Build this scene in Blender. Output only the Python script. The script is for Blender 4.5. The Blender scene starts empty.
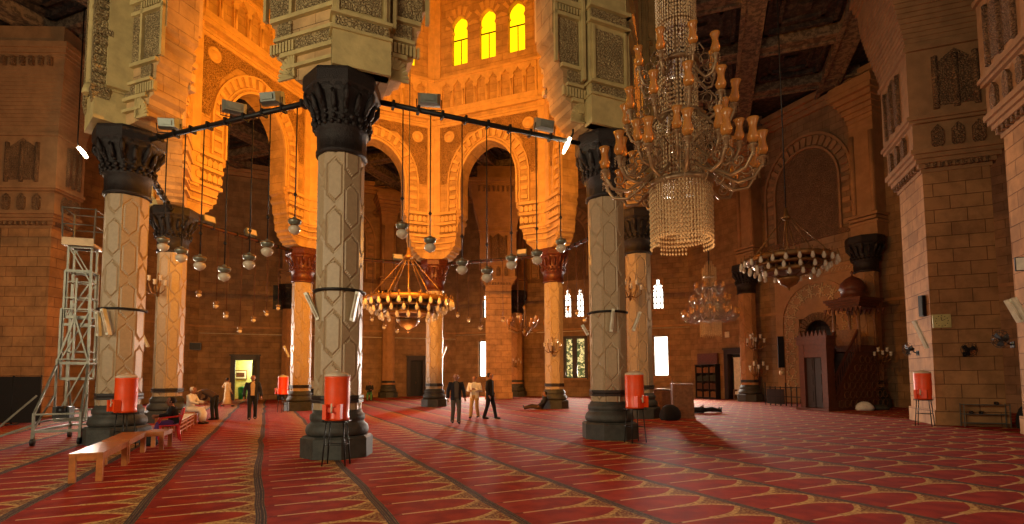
import bpy, bmesh, math, random
from mathutils import Vector, Matrix
R = random.Random(7)
SC = bpy.context.scene
COL = SC.collection
pi = math.pi

# ---------------------------------------------------------------- camera, world, large lights, exposure
CF, CTH, CPY, CRO, EYE = 526.0, 0.0665, 341.0, -0.0058, 1.7
cam_data = bpy.data.cameras.new('camera')
cam_data.sensor_width = 36; cam_data.lens = CF / 1024 * 36
cam_data.shift_y = (CPY - 262) / 1024
cam_data.clip_end = 200
cam = bpy.data.objects.new('camera', cam_data); COL.objects.link(cam)
_r, _u, _f = Vector((1, 0, 0)), Vector((0, -math.sin(CTH), math.cos(CTH))), Vector((0, math.cos(CTH), math.sin(CTH)))
_r2 = _r * math.cos(CRO) + _u * math.sin(CRO); _u2 = -_r * math.sin(CRO) + _u * math.cos(CRO)
_m = Matrix((_r2, _u2, -_f)).transposed().to_4x4(); _m.translation = Vector((0, 0, EYE))
cam.matrix_world = _m
SC.camera = cam
SC.view_settings.view_transform = 'Standard'; SC.view_settings.look = 'None'
SC.view_settings.gamma = 1; SC.view_settings.use_curve_mapping = False
SC.view_settings.exposure = 0.15
world = bpy.data.worlds.new('world'); SC.world = world; world.use_nodes = True
world.node_tree.nodes['Background'].inputs[0].default_value = (.9, .75, .6, 1)
world.node_tree.nodes['Background'].inputs[1].default_value = 0.25
SC.cycles.max_bounces = 5; SC.cycles.diffuse_bounces = 3; SC.cycles.glossy_bounces = 2
SC.cycles.transmission_bounces = 4; SC.cycles.transparent_max_bounces = 6
SC.cycles.sample_clamp_indirect = 3
SC.cycles.caustics_reflective = False; SC.cycles.caustics_refractive = False

def ray(u, v):
    a0, b0 = u - 512, v - CPY; c, s = math.cos(CRO), math.sin(CRO)
    a = (a0 * c + b0 * s) / CF; b = (-a0 * s + b0 * c) / CF
    return Vector((a, math.cos(CTH) + b * math.sin(CTH), math.sin(CTH) - b * math.cos(CTH)))
def onground(u, v, z=0.0):
    d = ray(u, v); t = (z - EYE) / d.z; return Vector((d.x * t, d.y * t, z))
def atdepth(u, v, y):
    d = ray(u, v); t = y / d.y; return Vector((d.x * t, y, EYE + d.z * t))
def onplane(u, v, n, c):                      # plane n.xy = c
    d = ray(u, v); t = c / (d.x * n[0] + d.y * n[1]); return Vector((d.x * t, d.y * t, EYE + d.z * t))

CX, CY, RAD, PHI = -4.154, 20.957, 9.33, 0.034
CAPZ, APO, CEIL = 8.38, 24.0, 18.1
def lamp(kind, name, loc, power, color, target=None, size=1, size_y=None, spot=None, spread=None, blend=.6):
    d = bpy.data.lights.new(name, kind); d.energy = power; d.color = color
    if kind == 'AREA':
        d.shape = 'RECTANGLE'; d.size = size; d.size_y = size_y or size
        if spread: d.spread = spread
    else:
        d.shadow_soft_size = size
    if kind == 'SPOT': d.spot_size = spot; d.spot_blend = blend
    o = bpy.data.objects.new(name, d); COL.objects.link(o); o.location = loc
    if target is not None:
        o.rotation_euler = (Vector(target) - Vector(loc)).to_track_quat('-Z', 'Y').to_euler()
    return o
sod = (1, .36, .03); warm = (1, .68, .40)
lamp('AREA', 'fill_behind_camera', (-11, -4, 5.5), 1300, (1, .84, .54), (-4.5, 14, 7.5), 7, 4)  # added fill from behind the camera for the near columns and stone
lamp('AREA', 'fill_left', (-17, 2, 6), 260, (1, .86, .6), (-8, 14, 9), 3, 4)  # soft light added at the left, aimed at the near left column
lamp('AREA', 'fill_right', (12, -5, 5), 360, (1, .56, .26), (13, 16, 6), 5, 4)  # orange fill added behind right to warm the right pier and column faces
# sodium floods on the iron tie bars, thrown across the drum
for a_, b_, f_, tg, pw in ((7, 0, .6, 4, 2700), (7, 0, .85, 3, 2700), (0, 1, .2, 5, 2700), (0, 1, .5, 4, 2700), (0, 1, .75, 6, 2600), (3, 4, .4, 7, 1200), (4, 5, .6, 0, 900)):
    def _cp(k, r=RAD): return Vector((CX + r * math.sin(PHI + k * pi / 4), CY - r * math.cos(PHI + k * pi / 4), 0))
    p = _cp(a_, 8.6).lerp(_cp(b_, 8.6), f_); q = _cp(tg, 9.0)
    lamp('SPOT', 'sodium_flood', (p.x, p.y, 8.35), pw, sod, (q.x, q.y, 10.5), .12, spot=2.0, blend=.5)
lamp('POINT', 'drum_bounce', (CX, CY, 15), 700, sod, None, 2.0)
# daylight thrown on the carpet by the bright windows
def _wl(ang, s_, z, w, h, pw, tgt, name):
    a = math.radians(ang) - PHI; n = Vector((math.sin(a), math.cos(a), 0)); t = Vector((math.cos(a), -math.sin(a), 0))
    p = Vector((CX, CY, 0)) + n * (24.0 - .15) + t * s_; p.z = z
    lamp('AREA', name, p, pw, (1, .84, .70), tgt, w, h, spread=1.5)
_wl(22.5, -7.1, 3.2, 1.1, 3, 600, (-2, 25, 0), 'window_daylight')
_wl(22.5, 7.75, 3.2, 1.1, 3, 1000, (8, 22, 0), 'window_daylight')
_wl(22.5, .95, 3.2, 1.5, 3, 260, (1, 28, 0), 'window_daylight')
_wl(-67.5, 3.0, 3.5, 2.5, 4, 800, (-9, 24, 0), 'window_daylight')
lamp('POINT', 'side_room_light', (-20.5, 42.2, 2.6), 140, (1, .95, .6), None, .3)
lamp('POINT', 'aisle_glow', (9, 22, 5), 170, warm, None, 1.5)
lamp('POINT', 'aisle_glow', (-15, 17, 6), 260, warm, None, 1.5)
lamp('POINT', 'aisle_glow', (-4, 35, 5), 420, warm, None, 1.5)

lamp('POINT', 'fill_below_chandelier', (CX, CY, 3.1), 150, (1, .45, .15), None, .6)  # fill added below the unlit ring chandelier for floor and far columns
lamp('POINT', 'fill_below_chandelier', (2.6, 7.6, 2.8), 70, (1, .6, .3), None, .5)  # weaker added fill, below the unlit crystal chandelier
for tg in (4, 5, 3):      # floods by the nearest column dipped toward the far columns
    q = _cp(tg); p = _cp(0, 8.6); lamp('SPOT', 'sodium_flood', (p.x + (.9 if tg < 5 else -1.2), p.y + .3, 8.35), 2600, (1, .42, .06), (q.x, q.y, 4.6), .12, spot=.62, blend=.7)


# ---------------------------------------------------------------- materials
def lin(c):
    return tuple(((x / 255 / 12.92) if x / 255 <= .04045 else ((x / 255 + .055) / 1.055) ** 2.4) for x in c) + (1,)
class NT:
    def __init__(s, name):
        s.m = bpy.data.materials.new(name); s.m.use_nodes = True; s.t = s.m.node_tree; s.n = s.t.nodes
        s.b = s.n['Principled BSDF']; s.out = s.n['Material Output']
    def node(s, ty, **kw):
        n = s.n.new(ty)
        for k, v in kw.items(): setattr(n, k, v)
        return n
    def link(s, a, b): s.t.links.new(a, b)
    def put(s, inp, v):
        if hasattr(v, 'is_output') or isinstance(v, bpy.types.NodeSocket): s.link(v, inp)
        else: inp.default_value = v
    def math(s, op, a, b=0.0, c=0.0, clamp=False):
        n = s.node('ShaderNodeMath', operation=op, use_clamp=clamp)
        s.put(n.inputs[0], a); s.put(n.inputs[1], b)
        if op in ('SMOOTH_MIN', 'COMPARE', 'MULTIPLY_ADD', 'WRAP'): s.put(n.inputs[2], c)
        return n.outputs[0]
    def mix(s, f, a, b):
        n = s.node('ShaderNodeMix', data_type='RGBA'); s.put(n.inputs['Factor'], f)
        s.put(n.inputs[6], a); s.put(n.inputs[7], b); return n.outputs[2]
    def coord(s, which='Object'): return s.node('ShaderNodeTexCoord').outputs[which]
    def sep(s, v):
        n = s.node('ShaderNodeSeparateXYZ'); s.link(v, n.inputs[0]); return n.outputs
    def comb(s, x, y, z=0.0):
        n = s.node('ShaderNodeCombineXYZ'); s.put(n.inputs[0], x); s.put(n.inputs[1], y); s.put(n.inputs[2], z); return n.outputs[0]
    def noise(s, v, scale, detail=4, rough=.5, out='Fac'):
        n = s.node('ShaderNodeTexNoise'); s.link(v, n.inputs['Vector']); n.inputs['Scale'].default_value = scale
        n.inputs['Detail'].default_value = detail; n.inputs['Roughness'].default_value = rough; return n.outputs[out]
    def ramp(s, f, lo, hi):
        n = s.node('ShaderNodeMapRange', interpolation_type='SMOOTHSTEP'); s.link(f, n.inputs[0])
        n.inputs[1].default_value = lo; n.inputs[2].default_value = hi; return n.outputs[0]
    def bump(s, h, dist=.05, strength=1.0):
        n = s.node('ShaderNodeBump'); s.link(h, n.inputs['Height']); n.inputs['Distance'].default_value = dist
        n.inputs['Strength'].default_value = strength; s.link(n.outputs[0], s.b.inputs['Normal'])
def col(c): return lin(c)
MATS = {}
def simple(name, c, rough=.6, metal=0, var=.12, scale=6, bump=0, emit=None, estr=0, spec=None, trans=0, alpha=None):
    s = NT(name); co = s.coord(); f = s.noise(co, scale, 5, .6)
    base = col(c); dark = tuple(x * (1 - var) for x in base[:3]) + (1,); lite = tuple(min(1, x * (1 + var)) for x in base[:3]) + (1,)
    s.link(s.mix(s.ramp(f, .3, .7), dark, lite), s.b.inputs['Base Color'])
    s.b.inputs['Roughness'].default_value = rough; s.b.inputs['Metallic'].default_value = metal
    if spec is not None: s.b.inputs['Specular IOR Level'].default_value = spec
    if bump: s.bump(s.noise(co, scale * 4, 4), bump)
    if emit: s.b.inputs['Emission Color'].default_value = col(emit); s.b.inputs['Emission Strength'].default_value = estr
    if trans: s.b.inputs['Transmission Weight'].default_value = trans; s.b.inputs['IOR'].default_value = 1.45
    if alpha is not None: s.b.inputs['Alpha'].default_value = alpha
    MATS[name] = s.m; return s.m
def ashlar(name, c1, c2, mortar, bw=.9, bh=.45, msize=.012):
    s = NT(name); X = s.sep(s.coord()); v = s.comb(s.math('ADD', X[0], X[1]), X[2])
    b = s.node('ShaderNodeTexBrick'); s.link(v, b.inputs['Vector']); b.offset = .5; b.squash = 1.0
    b.inputs['Scale'].default_value = 1; b.inputs['Brick Width'].default_value = bw; b.inputs['Row Height'].default_value = bh
    b.inputs['Mortar Size'].default_value = msize; b.inputs['Mortar Smooth'].default_value = .6; b.inputs['Bias'].default_value = 0
    b.inputs['Color1'].default_value = col(c1); b.inputs['Color2'].default_value = col(c2); b.inputs['Mortar'].default_value = col(mortar)
    n = s.noise(s.coord(), 1.3, 6, .65); dk = s.mix(.35, b.outputs['Color'], (0, 0, 0, 1))
    s.link(s.mix(s.ramp(n, .35, .65), dk, b.outputs['Color']), s.b.inputs['Base Color'])
    s.b.inputs['Roughness'].default_value = .85
    s.bump(s.math('ADD', s.math('MULTIPLY', b.outputs['Fac'], -1.0), s.math('MULTIPLY', s.noise(s.coord(), 25, 3), .25)), .02)
    MATS[name] = s.m; return s.m
def carved(name, c, dark, scale=5.0, depth=.06):
    s = NT(name); X = s.sep(s.coord()); co = s.comb(s.math('ADD', X[0], X[1]), X[2], s.math('MULTIPLY', s.math('SUBTRACT', X[0], X[1]), .3))
    v = s.node('ShaderNodeTexVoronoi', feature='SMOOTH_F1'); s.link(co, v.inputs['Vector']); v.inputs['Scale'].default_value = scale
    v2 = s.node('ShaderNodeTexVoronoi', feature='DISTANCE_TO_EDGE'); s.link(co, v2.inputs['Vector']); v2.inputs['Scale'].default_value = scale * 1.6
    w = s.math('SINE', s.math('MULTIPLY', v.outputs['Distance'], 22.0))
    h = s.math('ADD', s.math('MULTIPLY', w, .35), s.ramp(v2.outputs['Distance'], .02, .12))
    n = s.noise(s.coord(), 1.5, 5, .6)
    cc = s.mix(s.ramp(h, -.2, .9), col(dark), col(c)); dk = s.mix(.25, cc, (0, 0, 0, 1))
    s.link(s.mix(s.ramp(n, .35, .65), dk, cc), s.b.inputs['Base Color']); s.b.inputs['Roughness'].default_value = .85
    s.bump(h, depth); MATS[name] = s.m; return s.m

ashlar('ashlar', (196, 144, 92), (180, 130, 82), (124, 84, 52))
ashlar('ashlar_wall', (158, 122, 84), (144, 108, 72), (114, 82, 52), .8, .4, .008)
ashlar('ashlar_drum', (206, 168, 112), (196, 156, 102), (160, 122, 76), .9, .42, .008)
carved('carved_drum', (206, 162, 104), (140, 100, 56), 8, .05)
carved('carved', (182, 158, 108), (136, 112, 70), 9, .035)
carved('carved_dark', (156, 116, 78), (112, 80, 52), 8, .04)
simple('plain_stone', (184, 164, 108), .8, var=.15, scale=2.5, bump=.01)
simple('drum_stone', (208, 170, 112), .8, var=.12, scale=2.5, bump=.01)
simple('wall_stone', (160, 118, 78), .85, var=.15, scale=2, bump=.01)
simple('niche_red', (120, 56, 30), .9)
simple('granite', (166, 144, 112), .45, var=.08, scale=14, bump=.002)
simple('base_stone', (56, 56, 50), .62, var=.3, scale=5, bump=.01)
simple('band_metal', (52, 46, 42), .45, .3)
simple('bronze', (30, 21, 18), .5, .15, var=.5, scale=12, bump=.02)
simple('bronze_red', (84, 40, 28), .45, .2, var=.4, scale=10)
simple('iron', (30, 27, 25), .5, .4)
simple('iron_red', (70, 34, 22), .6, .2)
simple('wood_dark', (40, 24, 18), .5, var=.3, scale=3)
simple('wood_black', (22, 17, 15), .6, var=.2)
simple('wood_orange', (176, 104, 48), .35, var=.2, scale=8)
simple('wood_red', (92, 48, 32), .5, var=.3, scale=8)
simple('floodlight_grey', (120, 124, 112), .4, .3)
simple('glass_green', (120, 124, 110), .3, .4)
simple('glass_white', (186, 172, 148), .2, emit=(255, 210, 160), estr=.03)
simple('amber_glass', (216, 146, 72), .06, var=.15, emit=(255, 150, 60), estr=.03, trans=.6)
simple('crystal', (198, 168, 126), .12, var=.3, scale=30, spec=1.0)
simple('brass', (128, 92, 50), .42, .6, var=.3)
simple('silver', (146, 118, 86), .4, .5)
simple('alu', (116, 114, 102), .45, .5, var=.2)
simple('tube_white', (214, 212, 190), .4)
simple('cooler_orange', (236, 78, 24), .35, var=.06)
simple('cooler_lid', (206, 186, 160), .4)
simple('red_plastic', (200, 36, 34), .35)
simple('black_cloth', (20, 18, 18), .9, bump=.01)
simple('black_plastic', (18, 18, 20), .4)
simple('white_cloth', (222, 220, 214), .9)
simple('sign_yellow', (196, 186, 120), .5)
simple('paper', (220, 214, 196), .8)
simple('pane_day', (255, 255, 255), .5, emit=(255, 246, 226), estr=4.5)
simple('pane_yellow', (255, 220, 30), .5, emit=(255, 206, 8), estr=1.35, var=.1)
simple('room_wall', (206, 204, 140), .8)
simple('green_bin', (30, 120, 70), .4)
simple('skin', (150, 100, 72), .6, var=.05)
simple('hair_black', (20, 16, 14), .8)
simple('hair_grey', (110, 106, 100), .8)
simple('sole', (20, 18, 18), .6)
simple('pale_plaster', (200, 190, 165), .8)

def mat_ceiling():
    s = NT('ceiling_paint'); co = s.coord()
    v = s.node('ShaderNodeTexVoronoi'); s.link(co, v.inputs['Vector']); v.inputs['Scale'].default_value = 2.2
    n = s.noise(co, 5, 5, .7)
    s.link(s.mix(s.ramp(n, .45, .62), col((42, 34, 34)), col((84, 70, 62))), s.b.inputs['Base Color']); s.b.inputs['Roughness'].default_value = .6
    s.bump(v.outputs['Distance'], .05); MATS['ceiling_paint'] = s.m
mat_ceiling()
def mat_beam():
    s = NT('beam_paint'); co = s.coord()
    n = s.noise(co, 4, 5, .7)
    s.link(s.mix(s.ramp(n, .45, .55), col((92, 76, 64)), col((140, 118, 94))), s.b.inputs['Base Color']); s.b.inputs['Roughness'].default_value = .6
    MATS['beam_paint'] = s.m
mat_beam()
def mat_stained():
    s = NT('stained_glass'); co = s.coord()
    v = s.node('ShaderNodeTexVoronoi'); s.link(co, v.inputs['Vector']); v.inputs['Scale'].default_value = 6
    v2 = s.node('ShaderNodeTexVoronoi', feature='DISTANCE_TO_EDGE'); s.link(co, v2.inputs['Vector']); v2.inputs['Scale'].default_value = 6
    c = s.mix(s.ramp(s.sep(v.outputs['Color'])[0], .2, .8), col((70, 90, 50)), col((230, 220, 150)))
    e = s.mix(s.ramp(v2.outputs['Distance'], .03, .06), (0, 0, 0, 1), c)
    s.link(e, s.b.inputs['Base Color']); s.link(e, s.b.inputs['Emission Color']); s.b.inputs['Emission Strength'].default_value = .9
    MATS['stained_glass'] = s.m
mat_stained()
CARPET_ANG = math.radians(25)
def mat_carpet():
    s = NT('carpet'); co = s.coord(); ca, sa = math.cos(CARPET_ANG), math.sin(CARPET_ANG)
    X = s.sep(co)
    w1 = s.math('MULTIPLY', s.math('SUBTRACT', s.noise(co, .25, 2), .5), .35)
    p = s.math('ADD', s.math('ADD', s.math('MULTIPLY', X[0], ca), s.math('MULTIPLY', X[1], sa)), s.math('ADD', w1, -.08))
    q = s.math('SUBTRACT', s.math('MULTIPLY', X[1], ca), s.math('MULTIPLY', X[0], sa))
    sc = s.math('FRACT', s.math('ADD', s.math('DIVIDE', p, 1.42), 20.05))          # 0..1 across a row of prayer niches
    fine = s.noise(co, 22, 3, .6)
    w = s.math('ABSOLUTE', s.math('SUBTRACT', s.math('FRACT', s.math('DIVIDE', q, .6)), .5))
    # niche half width
    k = s.math('DIVIDE', s.math('SUBTRACT', sc, .50), .38, clamp=True)
    hw = s.math('MULTIPLY', s.math('SUBTRACT', 1.0, s.math('POWER', k, 2.2)), .41)
    d = s.math('SUBTRACT', w, hw)                                                    # <0 in the field
    jit = s.math('MULTIPLY', s.math('SUBTRACT', fine, .5), .05)
    d = s.math('ADD', d, jit)
    field = s.mix(s.ramp(s.noise(co, 3, 4), .35, .7), col((132, 26, 12)), col((164, 46, 20)))
    tan = s.mix(s.ramp(fine, .4, .62), col((206, 168, 98)), col((160, 104, 56)))
    spand = s.mix(s.ramp(s.noise(co, 30, 2), .45, .6), col((112, 50, 26)), col((168, 130, 74)))
    side = s.math('LESS_THAN', sc, .50)
    spand2 = s.mix(side, spand, s.mix(s.ramp(fine, .4, .55), col((118, 14, 10)), col((96, 22, 14))))
    c = s.mix(s.ramp(d, 0, .02), field, tan)
    wide = s.math('ADD', .045, s.math('MULTIPLY', s.math('GREATER_THAN', sc, .42), .10))
    c = s.mix(s.ramp(s.math('SUBTRACT', d, wide), 0, .02), c, spand2)
    # separating bar, short pale line between niches
    bar = s.math('MULTIPLY', s.math('GREATER_THAN', w, .465), s.math('MULTIPLY', s.math('GREATER_THAN', sc, .08), s.math('LESS_THAN', sc, .42)))
    c = s.mix(bar, c, col((206, 162, 112)))
    noOut = s.math('MULTIPLY', s.math('LESS_THAN', sc, .40), s.math('MULTIPLY', s.math('GREATER_THAN', w, .36), s.math('LESS_THAN', w, .465)))
    c = s.mix(noOut, c, field)
    # border stripe
    bd = s.math('ABSOLUTE', s.math('SUBTRACT', sc, .965))
    inb = s.math('LESS_THAN', bd, .055)
    stripe = s.mix(s.math('GREATER_THAN', s.math('FRACT', s.math('MULTIPLY', bd, 52)), .55), col((48, 44, 42)), col((132, 104, 74)))
    stripe = s.mix(s.ramp(s.noise(co, 16, 2), .4, .6), stripe, col((76, 52, 48)))
    c = s.mix(inb, c, stripe)
    s.link(c, s.b.inputs['Base Color']); s.b.inputs['Roughness'].default_value = .85
    s.b.inputs['Specular IOR Level'].default_value = .15
    s.bump(s.noise(co, 60, 3), .01, .6); MATS['carpet'] = s.m
mat_carpet()

# ---------------------------------------------------------------- mesh builder
class MB:
    def __init__(s): s.v = []; s.f = []; s.sm = []
    def add(s, vs, fs, M=None, smooth=False):
        n = len(s.v)
        for p in vs:
            p = Vector(p); s.v.append(M @ p if M is not None else p)
        for f in fs: s.f.append([i + n for i in f]); s.sm.append(smooth)
    def box(s, x0, x1, y0, y1, z0, z1, M=None):
        vs = [(x, y, z) for z in (z0, z1) for y in (y0, y1) for x in (x0, x1)]
        s.add(vs, [(0, 2, 3, 1), (4, 5, 7, 6), (0, 1, 5, 4), (2, 6, 7, 3), (0, 4, 6, 2), (1, 3, 7, 5)], M)
    def cbox(s, c, d, M=None): s.box(c[0] - d[0] / 2, c[0] + d[0] / 2, c[1] - d[1] / 2, c[1] + d[1] / 2, c[2] - d[2] / 2, c[2] + d[2] / 2, M)
    def prism(s, poly, y0, y1, M=None, mitre=None):
        """poly in (x,z), extruded along y; mitre: ends |x|>=L shift with y"""
        n = len(poly)
        def X(x, y):
            if mitre and abs(abs(x) - mitre) < 1e-6: return x + math.copysign(y * math.tan(pi / 8), x)
            return x
        vs = [(X(x, y0), y0, z) for x, z in poly] + [(X(x, y1), y1, z) for x, z in poly]
        fs = [tuple(range(n)), tuple(range(2 * n - 1, n - 1, -1))] + [(i, i + n, (i + 1) % n + n, (i + 1) % n) for i in range(n)]
        s.add(vs, fs, M)
    def ring(s, rings, closed=True, caps=True, smooth=False, M=None):
        """rings: list of equal length point lists"""
        m = len(rings[0]); vs = [p for r in rings for p in r]; fs = []
        for i in range(len(rings) - 1):
            for j in range(m if closed else m - 1):
                a, b = i * m + j, i * m + (j + 1) % m
                fs.append((a, b, b + m, a + m))
        n0 = len(s.v); s.add(vs, fs, M, smooth)
        if caps and closed:
            s.add([], [tuple(n0 - len(s.v) + k for k in range(0))] if False else [], M)
            s.f.append([n0 + k for k in range(m - 1, -1, -1)]); s.sm.append(False)
            s.f.append([n0 + (len(rings) - 1) * m + k for k in range(m)]); s.sm.append(False)
    def lathe(s, prof, seg=16, c=(0, 0), rot=0, M=None, smooth=True, mod=None):
        rs = []
        for r, z in prof:
            row = []
            for k in range(seg):
                a = rot + 2 * pi * k / seg; rr = r * (mod(a, z) if mod else 1)
                row.append((c[0] + rr * math.cos(a), c[1] + rr * math.sin(a), z))
            rs.append(row)
        s.ring(rs, M=M, smooth=smooth)
    def tube(s, pts, r, seg=6, M=None, smooth=True):
        pts = [Vector(p) for p in pts]; rs = []; up = None
        for i, p in enumerate(pts):
            d = (pts[min(i + 1, len(pts) - 1)] - pts[max(i - 1, 0)])
            if d.length < 1e-9: d = Vector((0, 0, 1))
            d.normalize()
            if up is None:
                up = Vector((0, 0, 1)) if abs(d.z) < .9 else Vector((1, 0, 0))
            a = d.cross(up)
            if a.length < 1e-4: a = d.cross(Vector((0, 1, 0)))
            a.normalize(); b = a.cross(d).normalized(); up = b
            rr = r[i] if isinstance(r, (list, tuple)) else r
            rs.append([p + a * rr * math.cos(2 * pi * k / seg) + b * rr * math.sin(2 * pi * k / seg) for k in range(seg)])
        s.ring(rs, smooth=smooth, M=M)
    def bar(s, p0, p1, w, h=None, M=None):
        p0, p1 = Vector(p0), Vector(p1); h = h or w; d = (p1 - p0); L = d.length
        q = d.to_track_quat('Y', 'Z').to_matrix().to_4x4(); q.translation = p0
        s.box(-w / 2, w / 2, 0, L, -h / 2, h / 2, (M @ q) if M is not None else q)
    def ball(s, c, r, seg=8, sq=1, M=None):
        n = max(4, seg // 2 + 1)
        prof = [(max(1e-4, r * math.sin(pi * i / n)), c[2] - r * sq * math.cos(pi * i / n)) for i in range(n + 1)]
        s.lathe(prof, seg, (c[0], c[1]), M=M)
    def build(s, name, mat, parent=None, smooth_angle=None, loc=None):
        me = bpy.data.meshes.new(name); me.from_pydata([tuple(p) for p in s.v], [], s.f)
        me.polygons.foreach_set('use_smooth', s.sm); me.update()
        bm = bmesh.new(); bm.from_mesh(me); bmesh.ops.recalc_face_normals(bm, faces=bm.faces); bm.to_mesh(me); bm.free()
        me.materials.append(MATS[mat]); o = bpy.data.objects.new(name, me); COL.objects.link(o)
        if parent is not None: o.parent = parent
        return o
def tag(o, label=None, cat=None, group=None, kind=None):
    if label: o['label'] = label
    if cat: o['category'] = cat
    if group: o['group'] = group
    if kind: o['kind'] = kind
    return o
def empty(name, loc=(0, 0, 0), rz=0, s=1):
    o = bpy.data.objects.new(name, None); COL.objects.link(o); o.location = loc; o.rotation_euler = (0, 0, rz); o.scale = (s, s, s)
    o.empty_display_size = .1
    return o
KIDS = {}
def copy_tree(o, parent=None, top=True):
    c = o.copy(); COL.objects.link(c)
    if parent is not None: c.parent = parent
    for ch in [x for x in o.children]: copy_tree(ch, c, False)
    return c
def thing(name, label, cat, loc=(0, 0, 0), rz=0, group=None, s=1):
    o = empty(name, loc, rz, s); return tag(o, label, cat, group)
def dup(o, loc, rz=None, label=None, group=None, s=None):
    c = copy_tree(o); c.location = loc
    if rz is not None: c.rotation_euler = (0, 0, rz)
    if s is not None: c.scale = (s, s, s)
    if label: c['label'] = label
    if group: c['group'] = group
    return c
def face_frame(o, ang_deg, apo):
    """put o in the frame of the octagon side whose outward normal is ang_deg clockwise from +y: x along, y outward, z up"""
    a = math.radians(ang_deg) - PHI
    n = Vector((math.sin(a), math.cos(a)))
    o.location = (CX + n.x * apo, CY + n.y * apo, 0); o.rotation_euler = (0, 0, -a)
    return o
def face_sz(ang_deg, apo, u, v):
    a = math.radians(ang_deg) - PHI; n = (math.sin(a), math.cos(a)); t = (math.cos(a), -math.sin(a))
    p = onplane(u, v, n, CX * n[0] + CY * n[1] + apo)
    return (p.x - CX) * t[0] + (p.y - CY) * t[1], p.z
def face_pt(ang_deg, apo, s, z=0):
    a = math.radians(ang_deg) - PHI; n = (math.sin(a), math.cos(a)); t = (math.cos(a), -math.sin(a))
    return Vector((CX + n[0] * apo + t[0] * s, CY + n[1] * apo + t[1] * s, z))
def colpos(k, r=RAD):
    a = PHI + k * pi / 4
    return Vector((CX + r * math.sin(a), CY - r * math.cos(a), 0))
def keel(xc, w, zs, rise, n=7):
    """points of a keel arch from right spring to left spring"""
    out = []
    for i in range(n + 1):
        t = i / n; x = w / 2 * math.cos(t * pi / 2) ** .8; z = zs + rise * (.72 * math.sin(t * pi / 2) + .28 * t ** 3)
        out.append((xc + x, z))
    return out + [(2 * xc - x, z) for x, z in reversed(out[:-1])]

# ================================================================= THE SETTING
# floor
m = MB(); m.v = []; m.add([(-40, -12, 0), (34, -12, 0), (34, 52, 0), (-40, 52, 0)], [(0, 1, 2, 3)])
tag(m.build('floor', 'carpet'), 'red carpet woven in rows of prayer niches', kind='structure')

OL = APO * math.tan(pi / 8)
def wall_strips(m, holes, L, z0, z1, y0, y1):
    """wall in strips with rectangular openings (x0,x1,za,zb)"""
    xs = sorted({-L, L} | {h[0] for h in holes} | {h[1] for h in holes})
    for a, b in zip(xs, xs[1:]):
        if b - a < 1e-4: continue
        hs = sorted([(h[2], h[3]) for h in holes if h[0] < (a + b) / 2 < h[1]])
        z = z0
        for ha, hb in hs + [(z1, z1)]:
            if ha - z > 1e-4: m.box(a, b, y0, y1, z, ha)
            z = max(z, hb)
HOLES = {-22.5: [(-7.75, -5.85, 0, 3.3), (5.6, 7.2, 0, 3.35)],
         22.5: [(-7.7, -6.55, 1.63, 4.8), (-7.3, -6.5, 6.8, 9.25), (.1, 1.8, 1.5, 4.8), (.08, .68, 6.5, 8.9), (1.1, 1.74, 6.5, 8.85), (7.2, 8.32, 1.63, 4.75), (7.22, 8.06, 6.85, 9.25)],
         67.5: [(-6.6, -4.95, 0, 3.4), (-.75, 1.55, 0, 5.0)],
         -67.5: [(-.1, .9, 0, 5.5)], 112.5: [], -112.5: []}
NAMES = {-22.5: 'wall_back_left', 22.5: 'wall_back_right', 67.5: 'wall_right', -67.5: 'wall_left', 112.5: 'wall_right_front', -112.5: 'wall_left_front'}
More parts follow.
